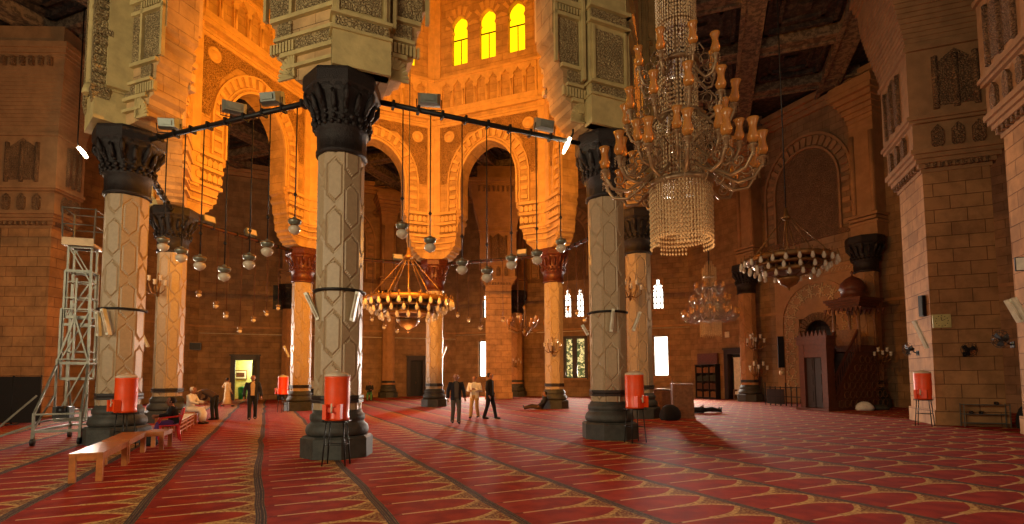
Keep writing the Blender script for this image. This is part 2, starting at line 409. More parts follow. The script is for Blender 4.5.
for ang, holes in HOLES.items():
    m = MB(); wall_strips(m, holes, OL + .05, 0, CEIL + .4, 0, .7)
    w = face_frame(m.build(NAMES[ang], 'ashlar_wall'), ang, APO); tag(w, kind='structure')
    # upper pilasters, string course, blind arch and cornice
    m = MB()
    if ang in (-22.5, 22.5, 67.5):
        for sx in (-1, 1):
            x = sx * 3.8
            m.box(x - .68, x + .68, -.95, 0, 8.8, 9.5)
            for i, (hw, zz) in enumerate([(.74, 9.5), (.7, 9.7), (.78, 9.9)]): m.box(x - hw, x + hw, -1.0 - .03 * i, 0, zz, zz + .14)
            m.box(x - .62, x + .62, -.8, 0, 9.5, 14.6)
            for side in (-.62, .62):
                m.tube([(x + side * .8, -.82, 10.1), (x + side * .8, -.82, 14.4)], .12, 8)
            for i in range(8):
                t = i / 7; hw = .62 + .5 * t ** 2; m.box(x - hw, x + hw, -.8 - .9 * t ** 2, 0, 14.6 + i * .25, 14.86 + i * .25)
            m.box(x - 1.2, x + 1.2, -1.75, 0, 16.6, 16.85); m.box(x - 1.1, x + 1.1, -1.65, 0, 16.85, 17.1)
    m.box(-OL, OL, -.06, 0, 5.45, 5.6)
    m.box(-OL, OL, -.35, 0, 17.5, 17.75); m.box(-OL, OL, -.6, 0, 17.75, 18.1); m.box(-OL, OL, -.2, 0, 17.2, 17.5)
    t = m.build('trim', 'wall_stone'); t.parent = w; tag(t, kind='structure')
    if ang in (-22.5, 22.5, 67.5):
        m = MB()
        # blind arch: moulded ring with little niches, wall panel recess
        zs, hw = 12.9, 2.3
        def arc(rr, n=20):
            return [(-(rr) * math.cos(pi * i / n), zs + rr * 1.12 * math.sin(pi * i / n)) for i in range(n + 1)]
        for r0, r1, d in ((2.02, 2.14, .16), (2.72, 2.86, .14)):
            a, b = arc(r0), arc(r1)
            for i in range(20): m.prism([a[i], b[i], b[i + 1], a[i + 1]], -d, 0)
            for sx in (-1, 1): m.box(*sorted((sx * r0, sx * r1)), -d, 0, 9.9, zs)
        for i in range(19):
            t = pi * (i + .5) / 19; c, s_ = -math.cos(t), math.sin(t) * 1.12; wv = .1
            p = [(c * 2.2 - s_ * wv, zs + s_ * 2.2 + c * wv), (c * 2.2 + s_ * wv, zs + s_ * 2.2 - c * wv), (c * 2.62 + s_ * wv * 1.5, zs + s_ * 2.62 - c * wv * 1.5), (c * 2.7, zs + s_ * 2.7), (c * 2.62 - s_ * wv * 1.5, zs + s_ * 2.62 + c * wv * 1.5)]
            m.prism(p, -.1, 0)
        for sx in (-1, 1):
            for z in (10.2, 10.8, 11.4, 12.0, 12.6): m.box(*sorted((sx * 2.2, sx * 2.64)), -.1, 0, z - .13, z + .13)
            m.lathe([(.001, -.12), (.22, -.12), (.34, -.05), (.34, 0), (.001, 0)], 16, M=Matrix.Translation((sx * 2.85, 0, 15.6)) @ Matrix.Rotation(-pi / 2, 4, 'X') @ Matrix.Scale(-1, 4, (0, 0, 1)))
        t = m.build('trim', 'wall_stone'); t.parent = w; tag(t, kind='structure')
        m = MB(); a = arc(2.0); m.prism([(-2.0, 9.9)] + a + [(2.0, 9.9)], -.05, 0)
        m.box(-3.1, 3.1, -.09, 0, 9.6, 9.9)
        t = m.build('panel', 'carved_dark'); t.parent = w; tag(t, kind='structure')

# windows of the outer wall
wn = [0]
def win_frame(x0, x1, z0, z1, keelhead=False, mat='pane_day', bars=(1, 2)):
    wn[0] += 1
    r = face_frame(tag(empty('window_%d' % wn[0]), kind='structure'), 22.5, APO)
    m = MB(); d = .07
    for a, b, c, e in ((x0, x0 + d, z0, z1), (x1 - d, x1, z0, z1), (x0, x1, z0, z0 + d), (x0, x1, z1 - d, z1)): m.box(a, b, .15, .3, c, e)
    for i in range(1, bars[0]): x = x0 + (x1 - x0) * i / bars[0]; m.box(x - .035, x + .035, .18, .26, z0, z1)
    for i in range(1, bars[1]): z = z0 + (z1 - z0) * i / bars[1]; m.box(x0, x1, .18, .26, z - .035, z + .035)
    m.build('window_frame', 'wood_dark', r)
    if keelhead:     # solid stone on either side of the knob-shaped head
        m = MB(); w = x1 - x0; zs = z0 + (z1 - z0) * .55; h = z1 - zs; xc = (x0 + x1) / 2
        prof = [(.5, 0), (.5, .14), (.40, .2), (.3, .3), (.40, .42), (.36, .55), (.2, .62), (.13, .7), (.2, .82), (.13, .94), (0, 1)]
        for sx in (-1, 1):
            pl = [(xc + sx * a * w, zs + b * h) for a, b in prof]
            for (p, q) in zip(pl, pl[1:]): m.prism([p, q, (xc + sx * w * .505, q[1]), (xc + sx * w * .505, p[1])], -.01, .22)
        m.build('window_head', 'wall_stone', r)
    m = MB(); m.box(x0, x1, .3, .33, z0, z1); m.build('pane', mat, r)
    m = MB(); m.box(x0 - .12, x1 + .12, -.12, .1, z0 - .12, z0); m.build('window_sill', 'wall_stone', r)
win_frame(-7.7, -6.55, 1.63, 4.8, bars=(1, 1)); win_frame(-7.3, -6.5, 6.8, 9.25, True, bars=(1, 3))
win_frame(.1, 1.8, 1.5, 4.8, mat='stained_glass', bars=(2, 1)); win_frame(.08, .68, 6.5, 8.9, True, bars=(2, 5)); win_frame(1.1, 1.74, 6.5, 8.85, True, bars=(2, 5))
win_frame(7.2, 8.32, 1.63, 4.75, bars=(1, 1)); win_frame(7.22, 8.06, 6.85, 9.25, True, bars=(3, 5))
m = MB(); m.box(.72, 1.12, -.03, .1, 1.5, 4.8); m.box(-.1, 0.16, -.04, .1, 1.4, 4.9); m.box(1.74, 2.0, -.04, .1, 1.4, 4.9); m.box(-.1, 2., -.04, .1, 4.74, 4.95)
face_frame(tag(m.build('trim_1', 'wood_dark'), kind='structure'), 22.5, APO)
m = MB(); m.box(-5.0, -4.2, -.05, .02, 7.0, 8.9); m.box(-4.95, -4.25, -.09, -.05, 7.6, 7.7)
face_frame(tag(m.build('window_8', 'wood_black'), kind='structure'), -22.5, APO)

# doors
def doorway(n, ang, x0, x1, z1):
    r = face_frame(tag(empty('door_%d' % n), kind='structure'), ang, APO); f = MB(); d = .28
    f.box(x0 - .05, x0 + d, -.12, .5, 0, z1); f.box(x1 - d, x1 + .05, -.12, .5, 0, z1); f.box(x0 - .05, x1 + .05, -.12, .5, z1 - d, z1 + .05)
    f.box(x0 - .12, x1 + .12, -.2, 0, z1 + .05, z1 + .15)
    f.build('door_frame', 'wood_dark', r); return r
r = doorway(1, -22.5, -7.75, -5.85, 3.3)
m = MB(); m.box(-6.3, -6.13, -.6, .2, .02, 3.0); m.box(-6.32, -6.3, -.5, .1, .3, 1.3); m.box(-6.32, -6.3, -.5, .1, 1.6, 2.8); m.build('door_leaf', 'wood_black', r)
m = MB(); m.box(-8.2, -5.4, 2.8, 2.9, 0, 3.4); m.box(-8.3, -8.2, .7, 2.8, 0, 3.4); m.box(-5.5, -5.4, .7, 2.8, 0, 3.4); m.box(-8.3, -5.4, .7, 2.9, 3.4, 3.5)
m.build('side_room_walls', 'room_wall', r)
r = doorway(2, -22.5, 5.6, 7.2, 3.35)
m = MB(); m.box(5.88, 6.92, .2, .28, .02, 3.07)
for a in (5.95, 6.45):
    for z in (.25, 1.2, 2.15): m.box(a, a + .42, .16, .2, z, z + .8)
m.build('door_leaf', 'wood_black', r); m = MB(); m.tube([(6.38, .14, 1.1), (6.38, .1, 1.1), (6.38, .1, 1.25)], .02); m.build('door_handle', 'brass', r)
r = doorway(3, 67.5, -6.6, -4.95, 3.4)
m = MB(); m.box(-6.35, -5.2, .3, .38, .02, 3.12); m.build('door_leaf', 'wood_black', r)
o = tag(face_frame((lambda m: (m.box(-6.12, -5.5, .24, .29, .55, 2.85), [m.box(-6.14, -5.48, .22, .3, z, z + .05) for z in (.5, 2.85)], m)[2])(MB()).build('door_curtain', 'paper'), 67.5, APO), 'pale curtain hanging in the dark doorway beside the bookcase', 'curtain')

# ceiling with grid of beams and nested coffers
a0 = math.radians(20.6); gx = Vector((math.cos(a0), -math.sin(a0))); gy = Vector((math.sin(a0), math.cos(a0)))
def inner_oct(p, lim):
    x, y = p[0] - CX, p[1] - CY
    return max(x * math.sin(PHI * -1 + math.radians(22.5 + 45 * k)) + y * math.cos(-PHI + math.radians(22.5 + 45 * k)) for k in range(8)) < lim
m = MB(); ro, ri = (APO + .6) / math.cos(pi / 8), 9.0 / math.cos(pi / 8)
for k in range(8):
    q = [math.pi / 2 - (PHI * -1 + k * pi / 4 + j * pi / 4) for j in (0, 1)]
    P = [(CX + r_ * math.cos(t), CY + r_ * math.sin(t)) for r_, t in ((ri, q[0]), (ro, q[0]), (ro, q[1]), (ri, q[1]))]
    m.add([(x, y, z) for z in (CEIL + .25, CEIL + .6) for x, y in P], [(0, 1, 2, 3), (4, 7, 6, 5), (0, 4, 5, 1), (2, 6, 7, 3)])
tag(m.build('ceiling', 'ceiling_paint'), 'dark painted timber ceiling', kind='structure')
GS = 4.4; G0 = onplane(742, 33, (gy.x, gy.y), 0.0) if False else None
pc = atdepth(740, 33, 25.6); ox = pc.x * gx.x + pc.y * gx.y; pc2 = atdepth(747, 33, 25.6); ox = pc2.x * gx.x + pc2.y * gx.y; oy = pc.x * gy.x + pc.y * gy.y
def seg_inside(fixed, axis):
    """clip a grid line to the aisle ring: return list of (t0,t1)"""
    out, cur, st = [], None, .4
    t = -60.0
    while t < 60:
        p = gx * fixed + gy * t if axis == 'y' else gy * fixed + gx * t
        ok = inner_oct(p, APO - .1) and not inner_oct(p, 9.2)
        if ok and cur is None: cur = t
        if not ok and cur is not None:
            if t - cur > .8: out.append((cur, t - st))
            cur = None
        t += st
    return out
bn = [0]
def gmat(): return Matrix(((gx.x, gy.x, 0, 0), (gx.y, gy.y, 0, 0), (0, 0, 1, 0), (0, 0, 0, 1)))
GM = gmat()
for axis, base in (('y', ox), ('x', oy)):
    for i in range(-8, 9):
        f = base + i * GS
        for t0, t1 in seg_inside(f, axis):
            mid = gx * f + gy * (t0 + t1) / 2 if axis == 'y' else gy * f + gx * (t0 + t1) / 2
            if max(t1 - t0, 0) < 1.2: continue
            m = MB()
            w_, z_ = (.42, CEIL - .35) if axis == 'y' else (.34, CEIL - .28)
            b = (f - w_, f + w_, t0, t1) if axis == 'y' else (t0, t1, f - w_, f + w_)
            m.box(*b, z_, CEIL + .25, GM)
            e = .1
            for s_ in (-1, 1):
                bb = (f + s_ * w_ - e, f + s_ * w_ + e, t0, t1) if axis == 'y' else (t0, t1, f + s_ * w_ - e, f + s_ * w_ + e)
                m.box(*bb, z_ - .1, z_, GM)
            bn[0] += 1
            tag(m.build('ceiling_beam', 'beam_paint'), kind='structure')
m = MB()
for i in range(-8, 9):
    for j in range(-8, 9):
        c = gx * (ox + (i + .5) * GS) + gy * (oy + (j + .5) * GS)
        if not inner_oct(c, APO - 1.5) or inner_oct(c, 10.6): continue
        cu, cv = ox + (i + .5) * GS, oy + (j + .5) * GS
        for h, z in ((1.55, CEIL + .02), (1.0, CEIL + .1)):
            for a, b in ((h, .09),):
                m.box(cu - a, cu + a, cv - a, cv - a + b * 2, z, CEIL + .26, GM); m.box(cu - a, cu + a, cv + a - b * 2, cv + a, z, CEIL + .26, GM)
                m.box(cu - a, cu - a + b * 2, cv - a, cv + a, z, CEIL + .26, GM); m.box(cu + a - b * 2, cu + a, cv - a, cv + a, z, CEIL + .26, GM)
        m.box(cu - .3, cu + .3, cv - .3, cv + .3, CEIL + .1, CEIL + .26, GM)
tag(m.build('trim_2', 'ceiling_paint'), 'nested frames of the ceiling coffers', kind='structure')

# ---------------------------------------------------------------- central drum: eight arched sides
HAPO = RAD * math.cos(pi / 8); HL = RAD * math.sin(pi / 8); TH = .45; DTOP = 25.0
prof = [(2.95, 8.38), (2.6, 8.45), (2.56, 8.55), (2.4, 8.62), (2.38, 8.72), (2.22, 8.8), (2.2, 8.98), (2.05, 9.06), (2.04, 9.4), (1.98, 9.48), (1.98, 9.8), (1.88, 9.88), (1.86, 10.3), (1.74, 10.4), (1.72, 10.55), (1.8, 10.6), (1.8, 10.7), (1.66, 10.8), (1.66, 12.7)]
def arcpts(hw, zs, rise, n=12):
    out = []
    for i in range(n + 1):
        t = i / n * pi / 2; out.append((hw * math.cos(t), zs + rise * (math.sin(t) * .93 + .07 * (i / n) ** 3)))
    return out
ARC = arcpts(1.66, 12.7, 2.15)
right = prof + ARC[1:]
for k in range(8):
    ang = 22.5 + 45 * k                           # outward normal
    nm = ['north', 'north_east', 'east', 'south_east', 'south', 'south_west', 'west', 'north_west'][k]
    m = MB()
    poly = [(HL, 8.38)] + right + [(-x, z) for x, z in reversed(right[:-1])] + [(-HL, 8.38), (-HL, 16.8), (HL, 16.8)]
    m.prism(poly, -TH, TH, mitre=HL)
    # window band
    W = [(-1.75, .98), (0, .98), (1.75, .98)]; zb, zs, rise = 19.65, 21.5, 1.1
    m.prism([(-HL, 16.8), (HL, 16.8), (HL, zb), (-HL, zb)], -TH, TH, mitre=HL)
    edges = [-HL] + [e for x, w in W for e in (x - w / 2, x + w / 2)] + [HL]
    for a, b in zip(edges[::2], edges[1::2]): m.prism([(a, zb), (b, zb), (b, DTOP), (a, DTOP)], -TH, TH, mitre=HL)
    KH = [(.5, 0), (.5, .12), (.42, .2), (.5, .32), (.5, .5), (.4, .72), (.24, .88), (0, 1)]
    for x, w in W:
        hd = [(x + a * w, zs + b * rise) for a, b in KH] + [(x - a * w, zs + b * rise) for a, b in reversed(KH[:-1])]
        m.prism([(x + w / 2, DTOP)] + hd + [(x - w / 2, DTOP)], -TH, TH)
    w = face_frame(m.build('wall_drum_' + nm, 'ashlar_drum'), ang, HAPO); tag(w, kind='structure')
    seen_in = k in (6, 7, 0, 1)                  # inner faces the camera can look at
    # inner mouldings
    m = MB(); y = -TH
    LI = HL - TH * math.tan(pi / 8)
    for z0, z1, d in ((16.05, 16.2, .08), (16.2, 16.3, .14), (16.55, 16.7, .2), (16.7, 16.85, .1), (18.85, 18.95, .18), (18.95, 19.05, .1), (24.4, 24.7, .2)):
        m.box(-LI, LI, y - d, y, z0, z1)
    for sx in (-1, 1):        # corner strips
        x0, x1 = sorted((sx * (LI - .42), sx * LI)); m.box(x0, x1, y - .1, y, 9.5, 24.4)
        for z0, z1, d in ((10.9, 11.05, .16), (10.3, 10.45, .18), (9.6, 9.75, .16)): m.box(*sorted((sx * 1.9, sx * LI)), y - d, y, z0, z1)
        for z0, z1, d, xx in ((8.9, 9.0, .12, 2.3), (9.25, 9.32, .12, 2.1)): m.box(*sorted((sx * xx, sx * LI)), y - d, y, z0, z1)
        for z in (10.0, 10.62):                                      # little hanging niches
            for i in range(5):
                xx = sx * (2.02 + .25 * i)
                m.prism([(xx - .1, z - .12), (xx + .1, z - .12), (xx + .12, z + .1), (xx, z + .22), (xx - .12, z + .1)], y - .14, y)
    # archivolt
    def ring(r0, r1, d0, zs_=12.7):
        a = arcpts(1.66 + r0, zs_, 2.15 + r0, 14); b = arcpts(1.66 + r1, zs_, 2.15 + r1, 14)
        for s_ in (-1, 1):
            for i in range(14): m.prism([(s_ * a[i][0], a[i][1]), (s_ * b[i][0], b[i][1]), (s_ * b[i + 1][0], b[i + 1][1]), (s_ * a[i + 1][0], a[i + 1][1])], y - d0, y)
            m.box(*sorted((s_ * (1.66 + r0), s_ * (1.66 + r1))), y - d0, y, 11.1, zs_)
    ring(.0, .1, .1); ring(.2, .26, .06); ring(.72, .8, .14)
    for i in range(17):
        t = pi * (i + .5) / 17; c, s_ = math.cos(t), math.sin(t); r0, r1 = 1.66 + .3, 1.66 + .68; q = 1.2
        wv = .085
        m.prism([(c * r0 - s_ * wv, 12.7 + (s_ * r0) * q + c * wv), (c * r0 + s_ * wv, 12.7 + s_ * r0 * q - c * wv), (c * r1 + s_ * wv * 1.4, 12.7 + s_ * r1 * q - c * wv), (c * r1 - s_ * wv * 1.4, 12.7 + s_ * r1 * q + c * wv)], y - .12, y)
    for sx in (-1, 1):
        for z in (11.35, 11.85, 12.35): m.box(*sorted((sx * 1.96, sx * 2.34)), y - .12, y, z - .1, z + .1)
        M_ = Matrix.Translation((sx * 2.4, y, 15.45)) @ Matrix.Rotation(pi / 2, 4, 'X')
        m.lathe([(.34, 0), (.34, .06), (.27, .1), (.24, .04), (.16, .1), (.001, .16)], 16, M=M_)
    # two-tone rays over the windows are carried by raised voussoirs
    for x, w_ in W:
        for i in range(7):
            t = pi * (i + .5) / 7; c, s_ = math.cos(t), math.sin(t); r0, r1 = .58, .92
            m.prism([(x + c * r0 - s_ * .09, 21.7 + s_ * r0 * 1.6 + c * .06), (x + c * r0 + s_ * .09, 21.7 + s_ * r0 * 1.6 - c * .06), (x + c * r1 + s_ * .13, 21.7 + s_ * r1 * 1.6 - c * .1), (x + c * r1 - s_ * .13, 21.7 + s_ * r1 * 1.6 + c * .1)], y - .04, y)
    t = m.build('trim', 'drum_stone', w); tag(t, kind='structure')
    # blind arcade: raised sheet with eight keel-headed niches
    m = MB(); n = 8; wd = (2 * LI - .9) / n; zb, zs = 17.15, 18.05
    m.box(-LI + .42, LI - .42, y - .13, y, 16.85, zb)
    for i in range(n):
        x = -LI + .45 + wd * (i + .5); hw = wd * .36
        m.box(x - wd / 2, x - hw, y - .13, y, zb, zs); m.box(x + hw, x + wd / 2, y - .13, y, zb, zs)
        hd = [(x + hw * a, zs + b) for a, b in ((1, 0), (1, .1), (.8, .2), (1, .3), (.75, .42), (.35, .5), (0, .66))]
        hd += [(2 * x - a, b) for a, b in reversed(hd[:-1])]
        m.prism([(x + wd / 2, 18.85), (x + wd / 2, zs)] + hd + [(x - wd / 2, zs), (x - wd / 2, 18.85)], y - .13, y)
        m.tube([(x - wd / 2, y - .16, zb), (x - wd / 2, y - .16, zs)], .06, 6)
    t = m.build('trim', 'drum_stone', w); tag(t, kind='structure')
    # carved fields
    m = MB()
    for sx in (-1, 1): m.box(*sorted((sx * 1.95, sx * (LI - .42))), y - .03, y, 9.75, 10.9)
    m.box(-LI + .42, LI - .42, y - .02, y, 14.95 + .6, 16.05)
    for sx in (-1, 1): m.prism([(sx * 2.52, 12.7), (sx * (LI - .42), 12.7), (sx * (LI - .42), 15.55), (sx * 1.2, 15.55), (sx * 2.0, 14.6)], y - .02, y)
    t = m.build('panel', 'carved_drum', w); tag(t, kind='structure')
    # windows of the drum
    for i, (x, w_) in enumerate(W):
        wn[0] += 1 if wn[0] != 7 else 2
        if not seen_in: continue
        r = face_frame(tag(empty('window_%d' % wn[0]), kind='structure'), ang, HAPO)
        f = MB(); f.box(x - .49, x + .49, -.23, -.19, 21.25, 21.31); f.box(x - .02, x + .02, -.23, -.19, 19.65, 21.27); f.box(x - .49, x + .49, -.23, -.17, 19.65, 19.7)
        f.build('window_frame', 'wood_dark', r)
        f = MB(); f.box(x - .49, x + .49, -.17, -.14, 19.65, 22.6); f.build('pane', 'pane_yellow', r)
    # outer face toward the aisle
    if k in (3, 4, 2, 5):
        m = MB(); y = TH; LO = HL + TH * math.tan(pi / 8)
        for sx in (-1, 1):
            xe = 2.56 if k in (2, 3) else LO
            for z0, z1, d, xx in ((9.0, 9.1, .1, 2.22), (9.4, 9.48, .12, 2.05), (9.9, 10.0, .1, 1.9), (11.3, 11.4, .1, 1.7), (11.6, 11.75, .14, 1.7), (8.7, 8.78, .1, 2.4)):
                m.box(*sorted((sx * xx, sx * xe)), y, y + d, z0, z1)
            for (xa, xb) in ((1.7, 1.78), (2.46, 2.54)): m.box(*sorted((sx * xa, sx * xb)), y, y + .1, 10.0, 18)
            for i in range(8):
                xx = sx * (1.84 + .09 * i); m.box(xx - .025, xx + .025, y, y + .12, 11.42, 11.58)
                m.box(xx + sx * .12 - .03, xx + sx * .12 + .03, y, y + .1, 9.12, 9.36)
            for i in range(9):           # ribs of the shell at the foot of the corbel
                t0 = pi / 2 * i / 8; x0, z0 = sx * 2.62, 8.5
                m.bar((x0, y + .05, z0), (x0 - sx * .5 * math.cos(t0) * .9, y + .05, z0 + .55 * math.sin(t0)), .05, .07)
        t = m.build('trim', 'plain_stone', w); tag(t, kind='structure')
        m = MB()
        for sx in (-1, 1):
            m.box(*sorted((sx * 1.86, sx * 2.42)), y, y + .05, 10.05, 11.25); m.box(*sorted((sx * 1.84, sx * 2.42)), y, y + .05, 11.8, 17.5)
            if k not in (2, 3): m.box(*sorted((sx * 2.62, sx * LO)), y, y + .05, 10.0, 17.5); m.box(*sorted((sx * 2.3, sx * LO)), y, y + .06, 9.1, 9.4)
            m.box(*sorted((sx * 2.1, sx * 2.5)), y, y + .05, 9.5, 9.86)
        t = m.build('panel', 'carved', w); tag(t, kind='structure')
        if k in (2, 3):       # plain pilasters at both ends of this side
            m = MB(); ye = .8
            for sx in (-1, 1):
                xo = HL + ye * math.tan(pi / 8) - .02
                m.box(*sorted((sx * 2.66, sx * xo)), y, ye - .08, 8.38, 18); m.box(*sorted((sx * 2.64, sx * xo)), y, ye, 8.38, 9.15)
                for z0, z1, d in ((9.15, 9.22, .05), (9.5, 9.57, .05), (11.2, 11.27, .05), (11.6, 11.7, .07), (12.6, 12.7, .05), (15, 15.1, .06)): m.box(*sorted((sx * (2.62), sx * (xo + d))), y, ye + d, z0, z1)
                for xa in (2.74, xo - .12): m.box(*sorted((sx * xa, sx * (xa + .06))), y, ye - .02, 9.6, 11.15)
                m.box(*sorted((sx * 2.58, sx * 2.5)), y, y + .2, 9.6, 18)
            t = m.build('pilaster', 'plain_stone', w)
            m = MB()
            for sx in (-1, 1):
                for z0, z1 in ((9.24, 9.48), (11.29, 11.58)): m.box(*sorted((sx * 2.7, sx * (xo - .05))), y, ye - .02, z0, z1)
                for z0, z1 in ((9.7, 11.05), (12.8, 14.8)): m.box(*sorted((sx * 2.86, sx * (xo - .16))), y, ye - .05, z0, z1)
            t = m.build('carving', 'carved', w)
# drum roof
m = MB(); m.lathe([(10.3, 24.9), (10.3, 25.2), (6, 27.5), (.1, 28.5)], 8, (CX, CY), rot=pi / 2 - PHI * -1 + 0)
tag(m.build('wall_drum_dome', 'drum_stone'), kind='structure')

# radial buttress pilasters over the columns on the aisle side
for k in (7, 2, 6):
    a = PHI + k * pi / 4
    r = empty('wall_pilaster'); tag(r, kind='structure'); p = colpos(k); r.location = p; r.rotation_euler = (0, 0, a)   # local -y points outwards
    m = MB()
    W2 = .63
    def oc(w, y0, d): return w, y0, d
    m.box(-W2, W2, -.92, 0, 8.38, 9.2); m.box(-W2 + .04, W2 - .04, -.86, 0, 9.2, 18.2)
    m.box(-W2 - .2, W2 + .2, -.7, -.1, 9.25, 18.2)
    m.build('shaft', 'plain_stone', r)
    m = MB()
    for z0, z1, d in ((9.2, 9.26, .04), (9.55, 9.62, .05), (11.2, 11.26, .05), (11.55, 11.65, .07), (12.6, 12.68, .05), (15, 15.1, .06)):
        m.box(-W2 - d, W2 + d, -.9 - d, 0, z0, z1)
    for sx in (-1, 1): m.box(*sorted((sx * .44, sx * .5)), -.9, -.84, 9.75, 11.1)
    m.box(-.5, .5, -.9, -.84, 9.7, 9.76); m.box(-.5, .5, -.9, -.84, 11.05, 11.11)
    m.build('moulding', 'plain_stone', r)
    m = MB(); m.box(-.3, .3, -.885, -.84, 9.76, 11.05); m.box(-.6, .6, -.885, -.84, 9.27, 9.54); m.box(-.6, .6, -.885, -.84, 11.27, 11.54); m.box(-.3, .3, -.885, -.84, 12.8, 14.8)
    for sx in (-1, 1):
        m.box(*sorted((sx * .42, sx * .66)), -.98, -.5, 9.25, 18)
        for i in range(34):
            z = 9.3 + i * .25; e = .1 + .05 * math.sin(i * 1.9) + (.08 if i % 8 == 5 else 0)
            m.box(*sorted((sx * .6, sx * (.66 + e))), -.96, -.6, z, z + .17)
        for i in range(5): m.box(*sorted((sx * (.4 - .02 * i), sx * (.62 + .02 * i))), -.95 - .01 * i, -.6, 8.85 + .08 * i, 8.92 + .08 * i)
    m.build('carving', 'carved', r)
    m = MB(); m.tube([(0, -.93, 9.3), (0, -.93, 18)], .09, 8); m.lathe([(.16, 9.2), (.16, 9.3), (.1, 9.5)], 8, (0, -.93)); m.build('colonnette', 'plain_stone', r)

# ---------------------------------------------------------------- octagonal granite columns
def shaft_mesh():
    m = MB(); nz, sub = 170, 12; rs = []; H0, H1 = .95, 6.66; hh = 1.12       # panel height period
    for i in range(nz + 1):
        z = H0 + (H1 - H0) * i / nz; row = []
        for f in range(8):
            a0, a1 = pi / 8 + f * pi / 4, pi / 8 + (f + 1) * pi / 4
            p0, p1 = Vector((math.cos(a0), math.sin(a0))), Vector((math.cos(a1), math.sin(a1))); n = (p0 + p1).normalized()
            for j in range(sub):
                t = j / sub; p = p0.lerp(p1, t)
                off = (f % 2) * hh / 2
                zz = ((z - H0 + off) % hh) - hh / 2; x = (t - .5) * 2            # -1..1
                lim = hh / 2 * .93 - .17 * abs(x) / .86
                dd = min(.88 - abs(x), (lim - abs(zz)) * 2.2)
                g = .016 if dd > .14 else (-.014 if 0 < dd <= .14 else .006)
                rr = .5 + 0.0; q = p * rr + n * g
                row.append((q.x, q.y, z))
        rs.append(row)
    m.ring(rs); return m
def make_column():
    r = thing('granite_column', '', 'column')
    m = MB(); m.lathe([(.76, 0), (.76, .4), (.7, .45)], 8, rot=pi / 8, smooth=False)
    pl = m.build('plinth', 'base_stone', r)
    m = MB(); m.lathe([(.6, .45), (.65, .49), (.665, .56), (.64, .66), (.57, .72), (.555, .76), (.58, .78), (.58, .9), (.53, .92), (.52, .97), (.5, 1.0)], 24)
    m.build('base_moulding', 'base_stone', r)
    s = shaft_mesh().build('shaft', 'granite', r)
    m = MB(); m.lathe([(.51, 1.14), (.55, 1.15), (.55, 1.2), (.53, 1.22), (.55, 1.24), (.55, 1.3), (.51, 1.31)], 8, rot=pi / 8, smooth=False); m.build('band', 'band_metal', r)
    m = MB(); m.lathe([(.52, 6.6), (.56, 6.62), (.56, 6.7), (.52, 6.72), (.53, 7.1), (.57, 7.14), (.6, 7.22), (.55, 7.28)], 32, mod=lambda a, z: 1 + (.03 * math.cos(16 * a) if 6.72 <= z <= 7.1 else 0))
    m.build('neck', 'bronze', r)
    c = MB(); c.lathe([(.5, 7.2), (.56, 7.35), (.54, 7.5), (.6, 7.7), (.68, 7.9), (.76, 8.02)], 32, mod=lambda a, z: 1 + .06 * abs(math.sin(4 * a)))
    for z_, rr_, n_, b_ in ((7.24, .6, 24, .055), (7.36, .62, 20, .06), (7.5, .6, 16, .05)):
        for k in range(n_):
            a = 2 * pi * k / n_ + z_; c.ball((rr_ * math.cos(a), rr_ * math.sin(a), z_), b_, 6, 1.1)
    for k in range(16):      # small leaves in two rows, pointed finials on the eight faces
        a = pi / 8 * k; q_ = 1 if k % 2 else .8
        pts = [(.58, 7.52), (.66, 7.64), (.68, 7.76), (.76, 7.86 * q_ + 7.9 * (1 - q_)), (.78, 7.8)]
        c.tube([(q * math.cos(a), q * math.sin(a), z) for q, z in pts], [.05, .065, .055, .045, .02], 6)
    for k in range(8):
        a = pi / 4 * k + pi / 8; c.tube([(.66 * math.cos(a), .66 * math.sin(a), 7.6), (.78 * math.cos(a), .78 * math.sin(a), 7.8), (.82 * math.cos(a), .82 * math.sin(a), 8.0)], [.04, .07, .02], 6)
    c.build('capital', 'bronze', r)
    m = MB(); m.lathe([(.7, 7.93), (.8, 7.98), (.86, 8.06), (.86, 8.3), (.84, 8.375)], 8, rot=pi / 8, smooth=False); m.build('abacus', 'bronze', r)
    return r
labels = ['nearest granite column, in mid hall with an orange cooler against its plinth',
          'granite column beside the big crystal chandelier, orange cooler at its right side',
          'granite column half hidden behind the one beside the crystal chandelier',
          'orange-lit slim column with a dark figure leaning against its base',
          'bright orange column behind the central ring chandelier, sun patch on its plinth',
          'bright orange column with a small orange cooler at its left foot',
          'granite column behind the row of benches, half hidden by the near left column',
          'granite column at the left beside the ladder tower, benches running past its base']
proto = make_column(); cols = []
for k in range(8):
    c = proto if k == 0 else copy_tree(proto)
    c.location = colpos(k); c.rotation_euler = (0, 0, PHI + k * pi / 4 + pi / 8 + (pi / 8 if True else 0)); c['label'] = labels[k]; c['group'] = 'octagonal columns carrying the drum'
    tag(c, kind='thing'); cols.append(c)
for ch in cols[5].children: 
    pass
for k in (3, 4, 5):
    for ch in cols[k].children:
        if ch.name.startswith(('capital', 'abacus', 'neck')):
            ch.data = ch.data.copy(); ch.data.materials[0] = MATS['bronze_red']
